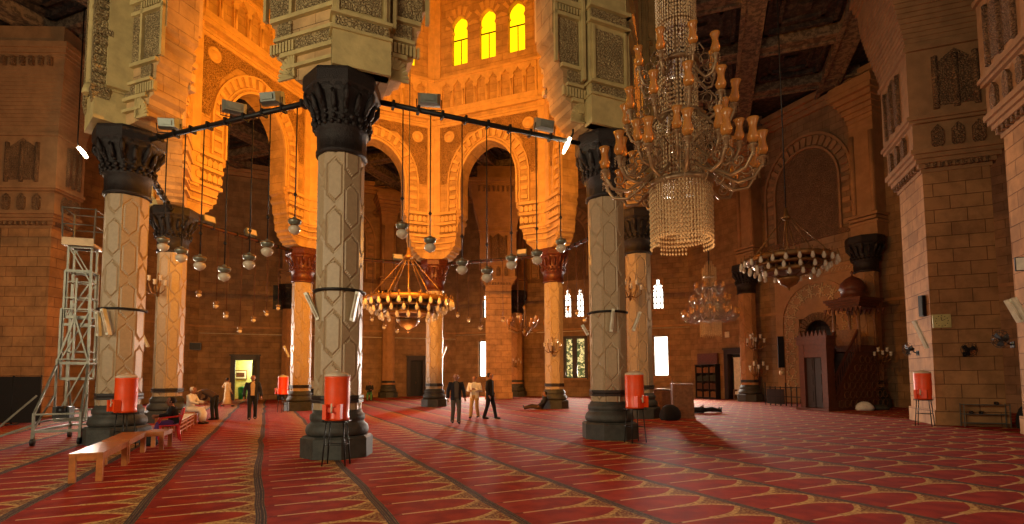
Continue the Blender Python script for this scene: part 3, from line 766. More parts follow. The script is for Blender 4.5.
# engaged wall columns
wl = {(-22.5, 3.8): 'wall column between the nearest column and the central ring chandelier', (-22.5, -3.8): 'wall column behind the small orange cooler at the back',
      (22.5, -3.8): 'wall column in shadow left of the stained glass window', (22.5, 3.8): 'wall column hidden behind the column pair at the bright window',
      (67.5, -3.8): 'wall column with black capital left of the mihrab', (67.5, 3.8): 'wall column with black capital rising behind the minbar'}
for (ang, s_), l in wl.items():
    p = face_pt(ang, APO - .92, s_); c = dup(proto, p, -math.radians(ang) + PHI, l, 'columns against the outer wall', 1.05); tag(c, kind='thing')
    for ch in c.children:
        if ch.name.startswith('shaft'): ch.data = ch.data.copy(); ch.data.materials[0] = MATS['wall_stone']

# ---------------------------------------------------------------- square stone piers
def make_pier(label, loc, rz, w, d):
    r = thing('stone_pier', label, 'pier', loc, rz, 'square stone piers'); tag(r, kind='thing')
    m = MB(); m.box(-w / 2, w / 2, -d / 2, d / 2, .0, 8.6); m.box(-w / 2 - .06, w / 2 + .06, -d / 2 - .06, d / 2 + .06, 0, .5); m.build('shaft', 'ashlar', r)
    m = MB()
    def lay(e, z0, z1): m.box(-w / 2 - e, w / 2 + e, -d / 2 - e, d / 2 + min(e, .1), z0, z1)
    for i in range(5): lay(.05 + .09 * i, 8.5 + .14 * i, 8.66 + .14 * i)
    for e, z0, z1 in ((.3, 9.2, 10.1), (.42, 10.1, 10.2), (.5, 10.2, 10.32), (.4, 10.32, 12.6), (.5, 12.6, 12.75)): lay(e, z0, z1)
    for i in range(20):
        t = i / 19; lay(.42 + .62 * math.sin(t * pi / 2) ** 1.3, 12.75 + .16 * i, 12.92 + .16 * i)
    lay(1.12, 15.9, 16.05); lay(1.2, 16.05, 16.25); lay(1.3, 16.25, 16.5); lay(.6, 16.5, CEIL - .46)
    m.build('corbel', 'wall_stone', r)
    m = MB()
    for sx in (-1, 1):
        for face in range(2):
            if face == 0 and sx > 0: continue
            L_ = w if face == 0 else d; D_ = (d if face == 0 else w) / 2
            M_ = Matrix.Rotation(0 if face == 0 else pi / 2, 4, 'Z') @ Matrix.Rotation(0 if sx < 0 else pi, 4, 'Z')
            yy = -D_ - .4
            for i in range(3):
                xx = (i - 1) * L_ * .3
                m.prism([(xx - .16, 9.35), (xx, 9.1), (xx + .16, 9.35), (xx + .16, 9.8), (xx, 10.0), (xx - .16, 9.8)], yy + .0, yy + .12, M_)
                m.tube([(xx, yy - .02, 10.5), (xx, yy - .02, 12.3)], .09, 8, M_)
            for i in range(9):
                xx = (i - 4) * L_ * .11; m.box(xx - .05, xx + .05, -D_ - .2, -D_, 8.62, 8.85, M_)
                m.box((i - 4) * L_ * .18 - .08, (i - 4) * L_ * .18 + .08, -D_ - 1.2, -D_ - 1.05, 15.5, 15.9, M_) if face == 0 and sx < 0 else None
            m.prism([(-L_ * .32, 10.6), (L_ * .32, 10.6), (L_ * .32, 12), (0, 12.5), (-L_ * .32, 12)], yy - .03, yy, M_)
    m.build('carving', 'carved_dark', r)
    return r
def rotv(ang): a = math.radians(ang) - PHI; return -a
n = Vector((math.sin(math.radians(20.6)), math.cos(math.radians(20.6))))
t20 = Vector((math.cos(math.radians(20.6)), -math.sin(math.radians(20.6))))
c3 = Vector((14.0, 17.5)) + t20 * .92 + n * 1.15
make_pier('tall square stone pier at the right with wall fans, clock and orange cooler', (c3.x, c3.y, 0), rotv(22.5), 1.84, 2.3)
make_pier('square stone pier standing free near the back wall beside the bright low window', (-1.05, 40.7, 0), rotv(0), 1.95, 2.2)
make_pier('square stone pier at the left edge behind the ladder tower and dark partition', (-21.95, 23.95, 0), rotv(0), 2.2, 1.1)
make_pier('stone pier cut by the right edge of the view, wall fan on its side', (14.9, 13.35, 0), rotv(22.5), 2.2, 2.3)

# ================================================================= IRONWORK AND LAMPS
BZ = 8.15
def facepl(ang, apo=HAPO):
    a = math.radians(ang) - PHI; n = (math.sin(a), math.cos(a)); return n, CX * n[0] + CY * n[1] + apo
beams = [(7, 0, 'black iron tie bar from the left column to the nearest column'), (0, 1, 'black iron tie bar from the nearest column to the one by the crystal chandelier'),
         (6, 7, 'iron tie bar joining the two left columns'), (5, 6, 'reddish iron tie bar at the back left of the octagon'),
         (4, 5, 'iron tie bar at the back behind the central chandelier, left of the orange middle column'), (3, 4, 'iron tie bar at the back right of the orange middle column'), (2, 3, 'iron tie bar at the back right behind the crystal chandelier column')]
for a, b, l in beams:
    p, q = colpos(a, RAD - .0), colpos(b, RAD); d = (q - p).normalized(); p = p + d * .75; q = q - d * .75; p.z = q.z = BZ
    r = thing('tie_bar', l, 'tie bar', ((p + q) / 2), math.atan2(d.y, d.x), 'iron tie bars between the column heads'); L = (q - p).length / 2
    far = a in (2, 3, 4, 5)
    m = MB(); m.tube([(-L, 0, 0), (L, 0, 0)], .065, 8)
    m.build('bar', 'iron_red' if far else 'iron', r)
    m = MB(); m.tube([(-L + .1, .09, .06), (L - .1, .09, .06)], .022, 5)
    for i in range(9): x = -L + .4 + i * (2 * L - .8) / 8; m.box(x - .03, x + .03, -.08, .12, -.08, .09)
    m.build('cable', 'iron', r)
def make_flood():
    r = thing('floodlight', '', 'floodlight')
    m = MB(); rs = []
    for y, w, h in ((-.14, .2, .1), (.0, .27, .14), (.14, .28, .15)): rs.append([(-w, y, -h + .26), (w, y, -h + .26), (w, y, h + .26), (-w, y, h + .26)])
    m.ring(rs); m.build('housing', 'floodlight_grey', r)
    m = MB(); m.box(-.24, .24, .141, .15, .14, .38); m.build('lens', 'glass_white', r)
    m = MB(); m.tube([(-.3, 0, .26), (-.3, 0, .02), (.3, 0, .02), (.3, 0, .26)], .015, 5); m.build('bracket', 'iron', r)
    m = MB(); 
    m.box(-.14, .14, -.17, -.13, .2, .32)
    m.build('gear_box', 'floodlight_grey', r); return r
fl = make_flood()
floods = [(202.5, 170, 'grey floodlight on the tie bar next to the left column head'), (202.5, 234, 'grey floodlight halfway along the left tie bar'), (202.5, 272, 'grey floodlight on the tie bar just left of the nearest column head'),
          (157.5, 429, 'grey floodlight on the tie bar just right of the nearest column head'), (157.5, 544, 'grey floodlight on the tie bar near the crystal chandelier column'),
          (-67.5, 212, 'orange-lit floodlight at the back left, nearer the two left columns'), (-67.5, 254, 'orange-lit floodlight at the back left, nearer the orange column'), (-22.5, 399, 'orange-lit floodlight at the back above the central chandelier'), (22.5, 521, 'orange-lit floodlight on the back tie bar beside the slim orange column')]
for i, (ang, u, l) in enumerate(floods):
    n, c = facepl(ang); p = onplane(u, 120, n, c); p.z = BZ + .04
    aim = -math.radians(ang) + PHI + pi
    o = fl if i == 0 else copy_tree(fl)
    o.location = p; o.rotation_euler = (.25, 0, aim + [.5, .9, .2, -.3, 0, 0, 0, 0, 0][i]); o['label'] = l; o['group'] = 'floodlights on the tie bars'
# small lit bulbs
r = thing('lit_lamp', 'small bright lamp glowing at the end of the tie bar by the crystal chandelier column', 'lamp'); n, c = facepl(157.5); p = onplane(566, 147, n, c); r.location = p
MATS['bulb'] = simple('bulb', (255, 240, 200), .4, emit=(255, 236, 190), estr=14)
m = MB(); m.tube([(.12, 0, .25), (0, 0, 0), (-.08, 0, -.18)], [.05, .06, .03], 8); m.build('bulb', 'bulb', r); m = MB(); m.tube([(.12, 0, .25), (.2, 0, .38), (.2, 0, .5)], .03, 6); m.build('holder', 'iron', r)
p = atdepth(84, 153, 22.3)
r = thing('lit_lamp', 'small bright lamp glowing in the dark beyond the left column head', 'lamp', p)
m = MB(); m.tube([(-.25, 0, .25), (-.02, 0, 0), (.12, 0, -.2)], [.07, .09, .07], 8); m.build('bulb', 'bulb', r); m = MB(); m.tube([(-.25, 0, .25), (-.3, .0, .5), (-.3, 0, CEIL - p.z)], .025, 6); m.build('holder', 'iron', r)
lamp('POINT', 'lit_lamp_light', p + Vector((0, -.3, 0)), 40, (1, .8, .5), None, .1)

# hanging mosque lamps
def make_hang(big):
    r = thing('hanging_lamp', '', 'lamp')
    s = .82 if big else .6
    m = MB(); m.lathe([(.02 * s, .50 * s), (.05 * s, .48 * s), (.05 * s, .44 * s), (.17 * s, .42 * s), (.185 * s, .38 * s), (.17 * s, .30 * s), (.10 * s, .26 * s), (.09 * s, .24 * s)], 14); m.build('cap', 'silver' if not big else 'glass_green', r)
    m = MB(); m.lathe([(.09 * s, .24 * s), (.16 * s, .19 * s), (.17 * s, .12 * s), (.13 * s, .04 * s), (.06 * s, .0), (.02, -.02)], 14); m.build('globe', 'glass_white', r)
    m = MB(); m.lathe([(.18 * s, .365 * s), (.195 * s, .385 * s), (.18 * s, .405 * s)], 14); m.lathe([(.1 * s, .235 * s), (.12 * s, .25 * s), (.1 * s, .265 * s)], 14); m.build('collar', 'brass', r)
    return r
def hang_rod(L, r0, mat='iron'):
    return None
big0, small0 = make_hang(True), make_hang(False)
near = [(202.5, [(163, 251), (181, 262), (199.5, 270), (224, 281), (249, 269), (267, 256), (294.5, 234)]), (157.5, [(402, 238), (430, 252), (462, 274), (487, 282), (511.5, 269), (537, 264), (561, 252)])]
nlab = {202.5: ['leftmost of the larger lamps under the left tie bar', 'larger lamp second from the left column', 'larger lamp third from the left column', 'larger lamp hanging lowest under the left tie bar', 'larger lamp on a rod in front of the open back left arch', 'larger lamp second left of the nearest column', 'larger lamp close at the left of the nearest column'],
        157.5: ['larger lamp close at the right of the nearest column, above the central chandelier', 'larger lamp hanging in front of the orange wall over the middle back column', 'larger lamp right of the middle back column', 'larger lamp hanging lowest under the right tie bar', 'larger lamp in front of the back pier', 'larger lamp left of the slim orange column head', 'larger lamp nearest the crystal chandelier column']}
cnt = 0
def hang(proto, first, p, top, label, group, rodmat):
    global cnt
    o = proto if first else copy_tree(proto)
    o.location = p; o['label'] = label; o['group'] = group
    m = MB(); m.tube([(0, 0, .42), (0, 0, top - p.z)], .012 if proto is small0 else .016, 5); m.lathe([(.02, .5), (.05, .52), (.02, .6)], 8); m.build('rod', rodmat, o)
for ang, L in near:
    n, c = facepl(ang)
    for i, (u, v) in enumerate(L):
        p = onplane(u, v, n, c); 
        q = cnt == 0; cnt += 1
        NEWP = p; 
        o = copy_tree(big0)
        o.location = p; o['label'] = nlab[ang][i]; o['group'] = 'lamps hanging from the near tie bars'
        m = MB(); m.tube([(0, 0, .38), (0, 0, BZ - p.z - .06)], .016, 5); m.lathe([(.018, .9), (.045, .94), (.018, 1.0)], 8); m.build('rod', 'iron', o)
far = [(-67.5, [(198.7, 297), (216, 308), (226, 318), (239.6, 333), (253.6, 322), (266.5, 316), (278, 310)]), (-22.5, [(372, 321), (384, 329), (397, 333)]), (22.5, [(457.6, 317), (468.6, 322), (480.6, 330), (503, 322), (518, 318)]), (67.5, [(568, 311), (577, 315), (584.6, 322)])]
fl_ = {-67.5: ['leftmost small lamp on the back left tie bar', 'small lamp second on the back left tie bar', 'small lamp third on the back left tie bar', 'small lamp lowest in front of the left door wall', 'small lamp just right of the lowest one by the left door', 'small lamp second left of the orange column', 'small lamp closest to the orange column with the cooler'],
       -22.5: ['small lamp below the left half of the central chandelier', 'small lamp hanging beside the chandelier bowl on the left', 'small lamp hidden under the chandelier bowl'],
       22.5: ['small lamp next to the middle back column on its right', 'small lamp second right of the middle back column', 'small lamp in front of the tall bright window', 'small lamp in front of the free pier at the back', 'small lamp left of the slim orange column'],
       67.5: ['small lamp right of the slim orange column', 'small lamp before the stained glass window', 'small lamp nearest the chandelier column at the back']}
for ang, L in far:
    n, c = facepl(ang)
    for i, (u, v) in enumerate(L):
        p = onplane(u, v, n, c); o = copy_tree(small0); o.location = p; o['label'] = fl_[ang][i]; o['group'] = 'small lamps hanging from the far tie bars'
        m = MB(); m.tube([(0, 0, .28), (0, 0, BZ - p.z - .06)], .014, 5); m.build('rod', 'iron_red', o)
for o in (big0, small0):
    for ch in list(o.children): bpy.data.objects.remove(ch)
    bpy.data.objects.remove(o)

# ---------------------------------------------------------------- crystal chandeliers
def strands(m, r, n, ztop, zlen, size=.018, step=.075, wob=0.0, phase=0):
    for k in range(n):
        a = 2 * pi * (k + phase) / n; rr = r + wob * math.sin(5 * a); L = zlen(a) if callable(zlen) else zlen
        x, y = rr * math.cos(a), rr * math.sin(a); z = ztop
        while z > ztop - L:
            h = step * .46; s = size
            m.add([(x, y, z), (x + s, y, z - h), (x, y + s, z - h), (x - s, y, z - h), (x, y - s, z - h), (x, y, z - 2 * h)],
                  [(0, 1, 2), (0, 2, 3), (0, 3, 4), (0, 4, 1), (5, 2, 1), (5, 3, 2), (5, 4, 3), (5, 1, 4)]); z -= step
def scroll(cx, cz, r, a0, turns, n=10):
    return [(cx + r * (1 - .75 * i / n) * math.cos(a0 + turns * 2 * pi * i / n), cz + r * (1 - .75 * i / n) * math.sin(a0 + turns * 2 * pi * i / n)) for i in range(n + 1)]
def tier(root, n, r, z, r0, dz, s=1.0, phase=0.0, detail=True):
    arm_m = MB(); seg = 5
    pts = [(r0, 0), (r0 + (r - r0) * .25, -.16 * s), (r0 + (r - r0) * .55, -.30 * s), (r0 + (r - r0) * .85, -.26 * s), (r, -.08 * s), (r, 0)]
    # smooth
    sm = []
    for i in range(len(pts) - 1):
        for t in (0, .5): sm.append((pts[i][0] * (1 - t) + pts[i + 1][0] * t, pts[i][1] * (1 - t) + pts[i + 1][1] * t))
    sm.append(pts[-1])
    arm_m.tube([(x, 0, zz) for x, zz in sm], .026 * s, seg)
    arm_m.tube([(x, 0, zz) for x, zz in scroll(r0 + (r - r0) * .45, .04 * s, .13 * s, -1.4, 1.1)], .012 * s, 4)
    arm_m.tube([(x, 0, zz) for x, zz in scroll(r0 + (r - r0) * .3, -.3 * s, .1 * s, 1.2, -1.0)], .012 * s, 4)
    arm_m.tube([(x, 0, zz) for x, zz in scroll(r0 + (r - r0) * .72, -.12 * s, .1 * s, 2.6, 1.2)], .013 * s, 4)
    strands(arm_m, .05, 3, -.34 * s, .1 * s, .012 * s, .04 * s)
    arm_m.tube([(r0, 0, .3 * s), (r0 + (r - r0) * .3, 0, .34 * s), (r0 + (r - r0) * .5, 0, .2 * s), (r0 + (r - r0) * .45, 0, .12 * s)], .013 * s, 4)
    cup = MB(); cup.lathe([(.012, -.1 * s), (.035 * s, -.08 * s), (.03 * s, -.04 * s), (.07 * s, -.01 * s), (.075 * s, .0), (.03 * s, .02 * s), (.045 * s, .05 * s)], 10); cup.ball((0, 0, -.13 * s), .028 * s, 6)
    strands(cup, .072 * s, 6, -.01 * s, .12 * s, .01 * s, .04 * s)
    sh = MB(); sh.lathe([(.04 * s, .03 * s), (.075 * s, .08 * s), (.08 * s, .13 * s), (.055 * s, .2 * s), (.05 * s, .27 * s), (.065 * s, .33 * s), (.085 * s, .38 * s), (.08 * s, .38 * s), (.046 * s, .27 * s)], 10)
    first = None
    for k in range(n):
        a = 2 * pi * (k + phase) / n; M_ = Matrix.Translation((0, 0, z)) @ Matrix.Rotation(a, 4, 'Z')
        if first is None:
            A = arm_m.build('arm', 'silver', root); Cc = cup.build('cup', 'silver', A); S = sh.build('lamp_shade', 'amber_glass', A); first = (A, Cc, S)
            o = A
        else:
            A = first[0].copy(); COL.objects.link(A); A.parent = root
            Cc = first[1].copy(); COL.objects.link(Cc); Cc.parent = A; S = first[2].copy(); COL.objects.link(S); S.parent = A
        A.matrix_local = M_
        jit = R.uniform(-.05, .05)
        Cc.location = (r, 0, 0.02); S.location = (r, 0, .02); S.rotation_euler = (R.uniform(-.06, .06), R.uniform(-.02, .12), 0)
def crystal_chandelier(label, loc, s=1.0, low=False, sz=1.0):
    """loc = bottom of the crystal drum; built from 0 upward"""
    r = thing('crystal_chandelier', label, 'chandelier', loc)
    q = 1 if not low else .55
    r.scale = (s, s, s)
    N = lambda n: max(8, int(n * q))
    m = MB(); strands(m, .46, N(56), .92, lambda a: .92 if abs(((a * 4 / pi) % 2) - 1) > .3 else .78, .02, .07)
    strands(m, .43, N(56), .9, .8, .022, .07, phase=.5); m.build('crystal_skirt', 'crystal', r)
    m = MB(); m.lathe([(.44, .90), (.485, .91), (.49, .95), (.485, .99), (.44, 1.0)], 32); m.lathe([(.01, .93), (.44, .93), (.44, .96), (.01, .96)], 24); m.build('band', 'silver', r)
    m = MB(); strands(m, .36, N(44), 1.98, 1.0, .018, .07); strands(m, .30, N(24), 1.98, 1.0, .018, .08)
    strands(m, .29, N(36), 2.85, .82, .018, .07); strands(m, .2, N(24), 3.55, .66, .016, .07)
    for k in range(10): strands(m, .36 + .02 * k, 20, 1.98 - .03 * k, .16, .012, .05, phase=k * .5) if k % 2 == 0 else None
    m.build('crystal_core', 'crystal', r)
    m = MB()
    for rr, z in ((.38, 2.0), (.31, 2.88), (.24, 3.56)): m.lathe([(rr - .04, z - .03), (rr + .02, z - .02), (rr + .03, z), (rr + .02, z + .03), (rr - .05, z + .04)], 24); m.lathe([(.01, z - .01), (rr, z - .01), (rr, z + .01), (.01, z + .01)], 24)
    m.tube([(0, 0, 0.3), (0, 0, 4.3)], .035, 8); m.build('stem', 'silver', r)
    m = MB(); strands(m, .3, N(44), 4.1, .68, .018, .06); strands(m, .2, N(20), 4.3, .7, .016, .07); strands(m, .12, N(16), 4.5, .5, .016, .07); m.build('top_crystals', 'crystal', r)
    tier(r, 14, 1.16, 1.17, .42, 0, 1.0); tier(r, 9, .86, 1.42, .40, 0, .9, .25)
    tier(r, 10, .8, 2.05, .33, 0, .95, .3); tier(r, 8, .6, 2.8, .26, 0, .9, .1)
    m = MB(); top = (CEIL + .24 - loc[2]) / sz
    z = 4.3
    while z < top - .1:
        m.tube([(.03, 0, z), (.03, 0, z + .1), (-.03, 0, z + .1), (-.03, 0, z), (.03, 0, z)], .01, 4); z += .11
    m.tube([(0, 0, 4.3), (0, 0, top)], .012, 5)
    m.build('chain', 'iron', r)
    return r
p = atdepth(682, 246, 8.0); crystal_chandelier('big crystal chandelier with amber glass lamps in tiers hanging at the right of the hall', p, 1.0)
p = atdepth(711, 336, 26.5); c = crystal_chandelier('smaller distant crystal chandelier over the bookcase and bright window', p, 1.0, True, .85); c.scale = (1.12, 1.12, .85)

# ---------------------------------------------------------------- ring chandeliers
def ring_chandelier(label, loc, Rr, lamps=24, topz=None, mat='brass'):
    """loc at the bottom of the bowl"""
    r = thing('ring_chandelier', label, 'chandelier', loc); k_ = Rr / 1.85
    m = MB(); m.lathe([(.02, -.06 * k_), (.1 * k_, .0), (.32 * k_, .12 * k_), (.42 * k_, .3 * k_), (.44 * k_, .38 * k_), (.36 * k_, .42 * k_), (.02, .42 * k_)], 16); m.ball((0, 0, -.1 * k_), .05 * k_); m.build('bowl', mat, r)
    def hoop(rr, z, h, name):
        m = MB(); m.lathe([(rr - .03 * k_, z - h), (rr + .05 * k_, z - h * .8), (rr + .02 * k_, z), (rr + .06 * k_, z + h * .8), (rr - .03 * k_, z + h), (rr - .05 * k_, z)], 28)
        for i in range(28):
            a = 2 * pi * i / 28; m.ball((rr * math.cos(a), rr * math.sin(a), z + h * 1.3), .035 * k_, 6)
        m.build(name, mat, r)
    hoop(Rr * .86, 1.15 * k_, .11 * k_, 'upper_ring'); hoop(Rr * .52, .68 * k_, .1 * k_, 'lower_ring'); hoop(Rr * .70, .92 * k_, .06 * k_, 'middle_ring')
    m = MB()
    for i in range(8):
        a = 2 * pi * i / 8 + .2; c, s = math.cos(a), math.sin(a)
        m.tube([(.36 * k_ * c, .36 * k_ * s, .4 * k_), (Rr * .52 * c, Rr * .52 * s, .68 * k_), (Rr * .86 * c, Rr * .86 * s, 1.15 * k_)], .022 * k_, 5)
    m.build('spokes', mat, r)
    m = MB(); za = 2.95 * k_
    for i in range(6):
        a = 2 * pi * i / 6 + .2; c, s = math.cos(a), math.sin(a)
        m.tube([(Rr * .86 * c, Rr * .86 * s, 1.2 * k_), (.12 * k_ * c, .12 * k_ * s, za)], .018 * k_, 4)
    m.lathe([(.02, za - .1), (.16 * k_, za - .05), (.2 * k_, za), (.1 * k_, za + .1 * k_), (.05 * k_, za + .4 * k_)], 12); m.tube([(0, 0, .4 * k_), (0, 0, za)], .03 * k_, 6)
    m.build('suspension', 'brass', r)
    m = MB(); m.tube([(0, 0, za), (0, 0, topz - loc[2])], .02, 5); m.build('cable', 'iron', r)
    g = MB(); g.lathe([(.015, -.3 * k_), (.06 * k_, -.27 * k_), (.078 * k_, -.18 * k_), (.045 * k_, -.08 * k_), (.05 * k_, -.05 * k_)], 8)
    h = MB(); h.tube([(-.12 * k_, 0, .06 * k_), (-.04 * k_, 0, .02 * k_), (0, 0, -.04 * k_)], .014 * k_, 5); h.lathe([(.03 * k_, -.05 * k_), (.06 * k_, -.03 * k_), (.02 * k_, .02 * k_)], 8); h.lathe([(.02 * k_, .0), (.02 * k_, .14 * k_), (.012 * k_, .2 * k_)], 6)
    first = None
    for n, rr, z, ph in ((lamps, Rr * .98, 1.13 * k_, 0), (int(lamps * .7), Rr * .8, .9 * k_, .5), (int(lamps * .6), Rr * .6, .66 * k_, .5)):
        for i in range(n):
            if first is None: A = h.build('lamp_holder', 'brass', r); G_ = g.build('glass', 'glass_white', A); first = (A, G_)
            else:
                A = first[0].copy(); COL.objects.link(A); A.parent = r; G_ = first[1].copy(); COL.objects.link(G_); G_.parent = A
            A.matrix_local = Matrix.Rotation(2 * pi * (i + ph) / n, 4, 'Z') @ Matrix.Translation((rr, 0, z))
    return r
p = atdepth(409, 329, 20.96); p.x = CX; ring_chandelier('wide brass ring chandelier hanging in the centre of the octagon of columns', p, 1.83, 28, topz=27)
p = atdepth(789, 287, 16.0); ring_chandelier('brass ring chandelier hanging at the right in front of the mihrab wall', p, 1.36, 24, topz=CEIL)
# small branched chandelier far behind
p = atdepth(525, 335, 34); r = thing('small_chandelier', 'small gilt branched chandelier hanging far back left of the slim column', 'chandelier', p)
m = MB(); m.lathe([(.02, -.1), (.14, .05), (.18, .25), (.08, .45), (.05, 1.6), (.16, 1.8), (.03, 2.0)], 12); m.build('stem', 'brass', r)
for k in range(10):
    a = 2 * pi * k / 10; m = MB(); c, s = math.cos(a), math.sin(a); rr = 1.3 if k % 2 == 0 else .9; z0 = .55 if k % 2 else .3
    m.tube([(.1 * c, .1 * s, z0), (.5 * rr * c, .5 * rr * s, z0 - .15), (rr * c, rr * s, z0 + .1), (rr * c, rr * s, z0 + .35)], .035, 5); A = m.build('arm', 'brass', r)
    m = MB(); m.lathe([(.06, 0), (.12, .08), (.1, .25), (.14, .34)], 8, (rr * c, rr * s), M=Matrix.Translation((0, 0, z0 + .3))); m.build('lamp_shade', 'amber_glass', A)
m = MB(); m.tube([(0, 0, 1.9), (0, 0, CEIL - p.z)], .02, 5); m.build('cable', 'iron', r)

# ---------------------------------------------------------------- fluorescent tubes and sconces on the columns
def tube_fixture(label, u0, v0, u1, v1, depth, k_clear=0):
    p, q = atdepth(u0, v0, depth), atdepth(u1, v1, depth)
    c = (p + q) / 2; r = thing('tube_light', label, 'light', c, 0, 'tube lights strapped to columns and piers')
    m = MB(); m.bar(p - c, q - c, .13, .07); m.build('housing', 'tube_white', r)
    d = (q - p).normalized(); off = Vector((0, -.07, 0)); m = MB(); m.tube([p - c + off + d * .06, q - c + off - d * .06], .02, 6); m.build('tube', 'glass_white', r)
    return r
tube_fixture('tube light on the left face of the nearest column, leaning outwards', 306, 293, 319, 320, 11.3)
tube_fixture('tube light on the right face of the nearest column', 358, 292, 352, 321, 11.2)
tube_fixture('upright tube light on the left column beside the ladder tower', 98, 312, 99, 336, 13.6)
tube_fixture('second tube light of the left column, tilted, by its white face', 103, 309, 109, 335, 13.5)
tube_fixture('tube light on the column behind the benches', 141, 332, 148, 347, 20.4)
tube_fixture('tube light on the front of the column by the crystal chandelier', 613, 309, 611, 332, 14.0)
tube_fixture('tilted tube light at the right side of the column by the crystal chandelier', 640, 312, 633, 331, 14.3)
tube_fixture('short tube light at the left side of the column by the crystal chandelier', 582, 325, 588, 335, 14.3)
tube_fixture('slanted tube light left of the orange column with the small cooler', 284, 346, 289, 357, 26.8)
tube_fixture('slanted tube light right of the bright orange middle column', 442, 358, 446, 347, 29.9)
tube_fixture('tube light leaning on the left edge of the right stone pier', 914, 321, 927, 348, 17.2)
tube_fixture('first of two tube lights leaning on the pier at the right edge', 1007, 300, 1020, 322, 12.9)
tube_fixture('second tube light on the pier at the right edge, further right', 1013, 298, 1027, 322, 12.8)
for k, z, rr in ((0, 3.55, .56), (1, 3.4, .56), (7, 3.5, .56)):
    m = MB(); m.lathe([(rr - .02, z), (rr + .01, z + .01), (rr + .01, z + .05), (rr - .02, z + .06)], 16); c = cols[k]
    m.build('strap', 'iron', c)
def sconce(label, u, v, depth, sc=1.0):
    p = atdepth(u, v, depth); r = thing('wall_sconce', label, 'lamp', p, 0, 'branched gilt sconces', sc)
    m = MB(); m.lathe([(.01, -.35), (.05, -.3), (.06, .1), (.02, .4), (.05, .5), (.01, .6)], 8); m.build('back_plate', 'brass', r)
    for i, (dx, dz) in enumerate(((-.4, .05), (-.22, .25), (.22, .25), (.4, .05), (0, .1))):
        m = MB(); m.tube([(0, 0, -.15), (dx * .5, -.15, -.25), (dx, -.2, dz - .15), (dx, -.2, dz)], .02, 5); A = m.build('arm', 'brass', r)
        m = MB(); m.lathe([(.03, 0), (.06, .04), (.045, .13), (.07, .2)], 8, (dx, -.2), M=Matrix.Translation((0, 0, dz))); m.build('lamp_shade', 'glass_white', A)
    return r
sconce('gilt sconce on the column behind the benches, high on its shaft', 158, 288, 19.9)
sconce('gilt sconce between the column pair beside the crystal chandelier', 630, 292, 20.4)
sconce('gilt sconce on the slim orange column', 552, 348, 27.0)
sconce('gilt sconce at the far wall right of the bright window pier', 516, 364, 43.4)
sconce('gilt sconce on the wall column left of the mihrab', 757, 371, 33.0, 1.3)
sconce('tall gilt sconce above the plinth of the black-capped wall column', 754, 344, 33.0, 1.3)
sconce('gilt sconce on the wall column behind the minbar', 880, 357, 25.8)

# ================================================================= FURNITURE AND FITTINGS
def make_cooler():
    r = thing('water_cooler', '', 'water cooler')
    m = MB(); m.lathe([(.2, .86), (.235, .87), (.235, .92), (.225, .94), (.238, 1.2), (.24, 1.45), (.236, 1.66), (.24, 1.68), (.24, 1.71)], 24); b = m.build('barrel', 'cooler_orange', r)
    m = MB(); m.lathe([(.235, 1.71), (.238, 1.735), (.2, 1.765), (.1, 1.8), (.03, 1.81)], 24); m.lathe([(.03, 1.81), (.03, 1.83), (.01, 1.835)], 10); m.build('lid', 'cooler_lid', r)
    m = MB(); m.box(-.17, -.1, -.33, -.18, .9, 1.18); m.box(.1, .17, -.33, -.18, .9, 1.18); m.box(-.14, .14, -.28, -.2, 1.03, 1.12); m.build('cup_holder', 'cooler_orange', r)
    m = MB(); m.tube([(0, -.22, 1.12), (0, -.3, 1.12), (0, -.32, 1.08), (0, -.32, 1.02)], .02, 8); m.box(-.012, .012, -.33, -.31, 1.12, 1.2); m.build('tap', 'cooler_lid', r)
    m = MB(); m.lathe([(.2, .83), (.25, .83), (.25, .86), (.2, .86)], 20)
    for i in range(3): m.bar((-.22 + .22 * i, -.2, .845), (-.22 + .22 * i, .2, .845), .02)
    m.build('stand_top', 'iron', r)
    for k, (a, bx) in enumerate(((.6, 1), (2.54, 1), (3.74, 1), (5.68, 1))):
        m = MB(); m.tube([(.2 * math.cos(a), .2 * math.sin(a), .83), (.27 * math.cos(a), .27 * math.sin(a), 0)], .014, 6); m.build('leg', 'iron', r)
    m = MB(); pts = [(.235 * math.cos(a), .235 * math.sin(a), .4) for a in (.6, 2.54, 3.74, 5.68, .6)]; m.tube(pts, .008, 5); m.build('brace', 'iron', r)
    return r
ck = make_cooler(); tag(ck, 'orange water cooler on a black stand against the plinth of the nearest column', group='orange water coolers'); ck.location = (-3.42, 10.32, 0)
dup(ck, (3.12, 13.5, 0), .45, 'orange water cooler at the right of the column by the crystal chandelier')
c2 = dup(ck, (-9.5, 13.0, 0), -.5, 'orange water cooler behind the first benches, in front of the left column')
dup(ck, (-11.2, 25.8, 0), -.7, 'small orange water cooler at the foot of the bright orange back left column')
dup(ck, (13.45, 17.3, 0), -.9, 'red-orange water cooler on pale legs at the left foot of the right stone pier')

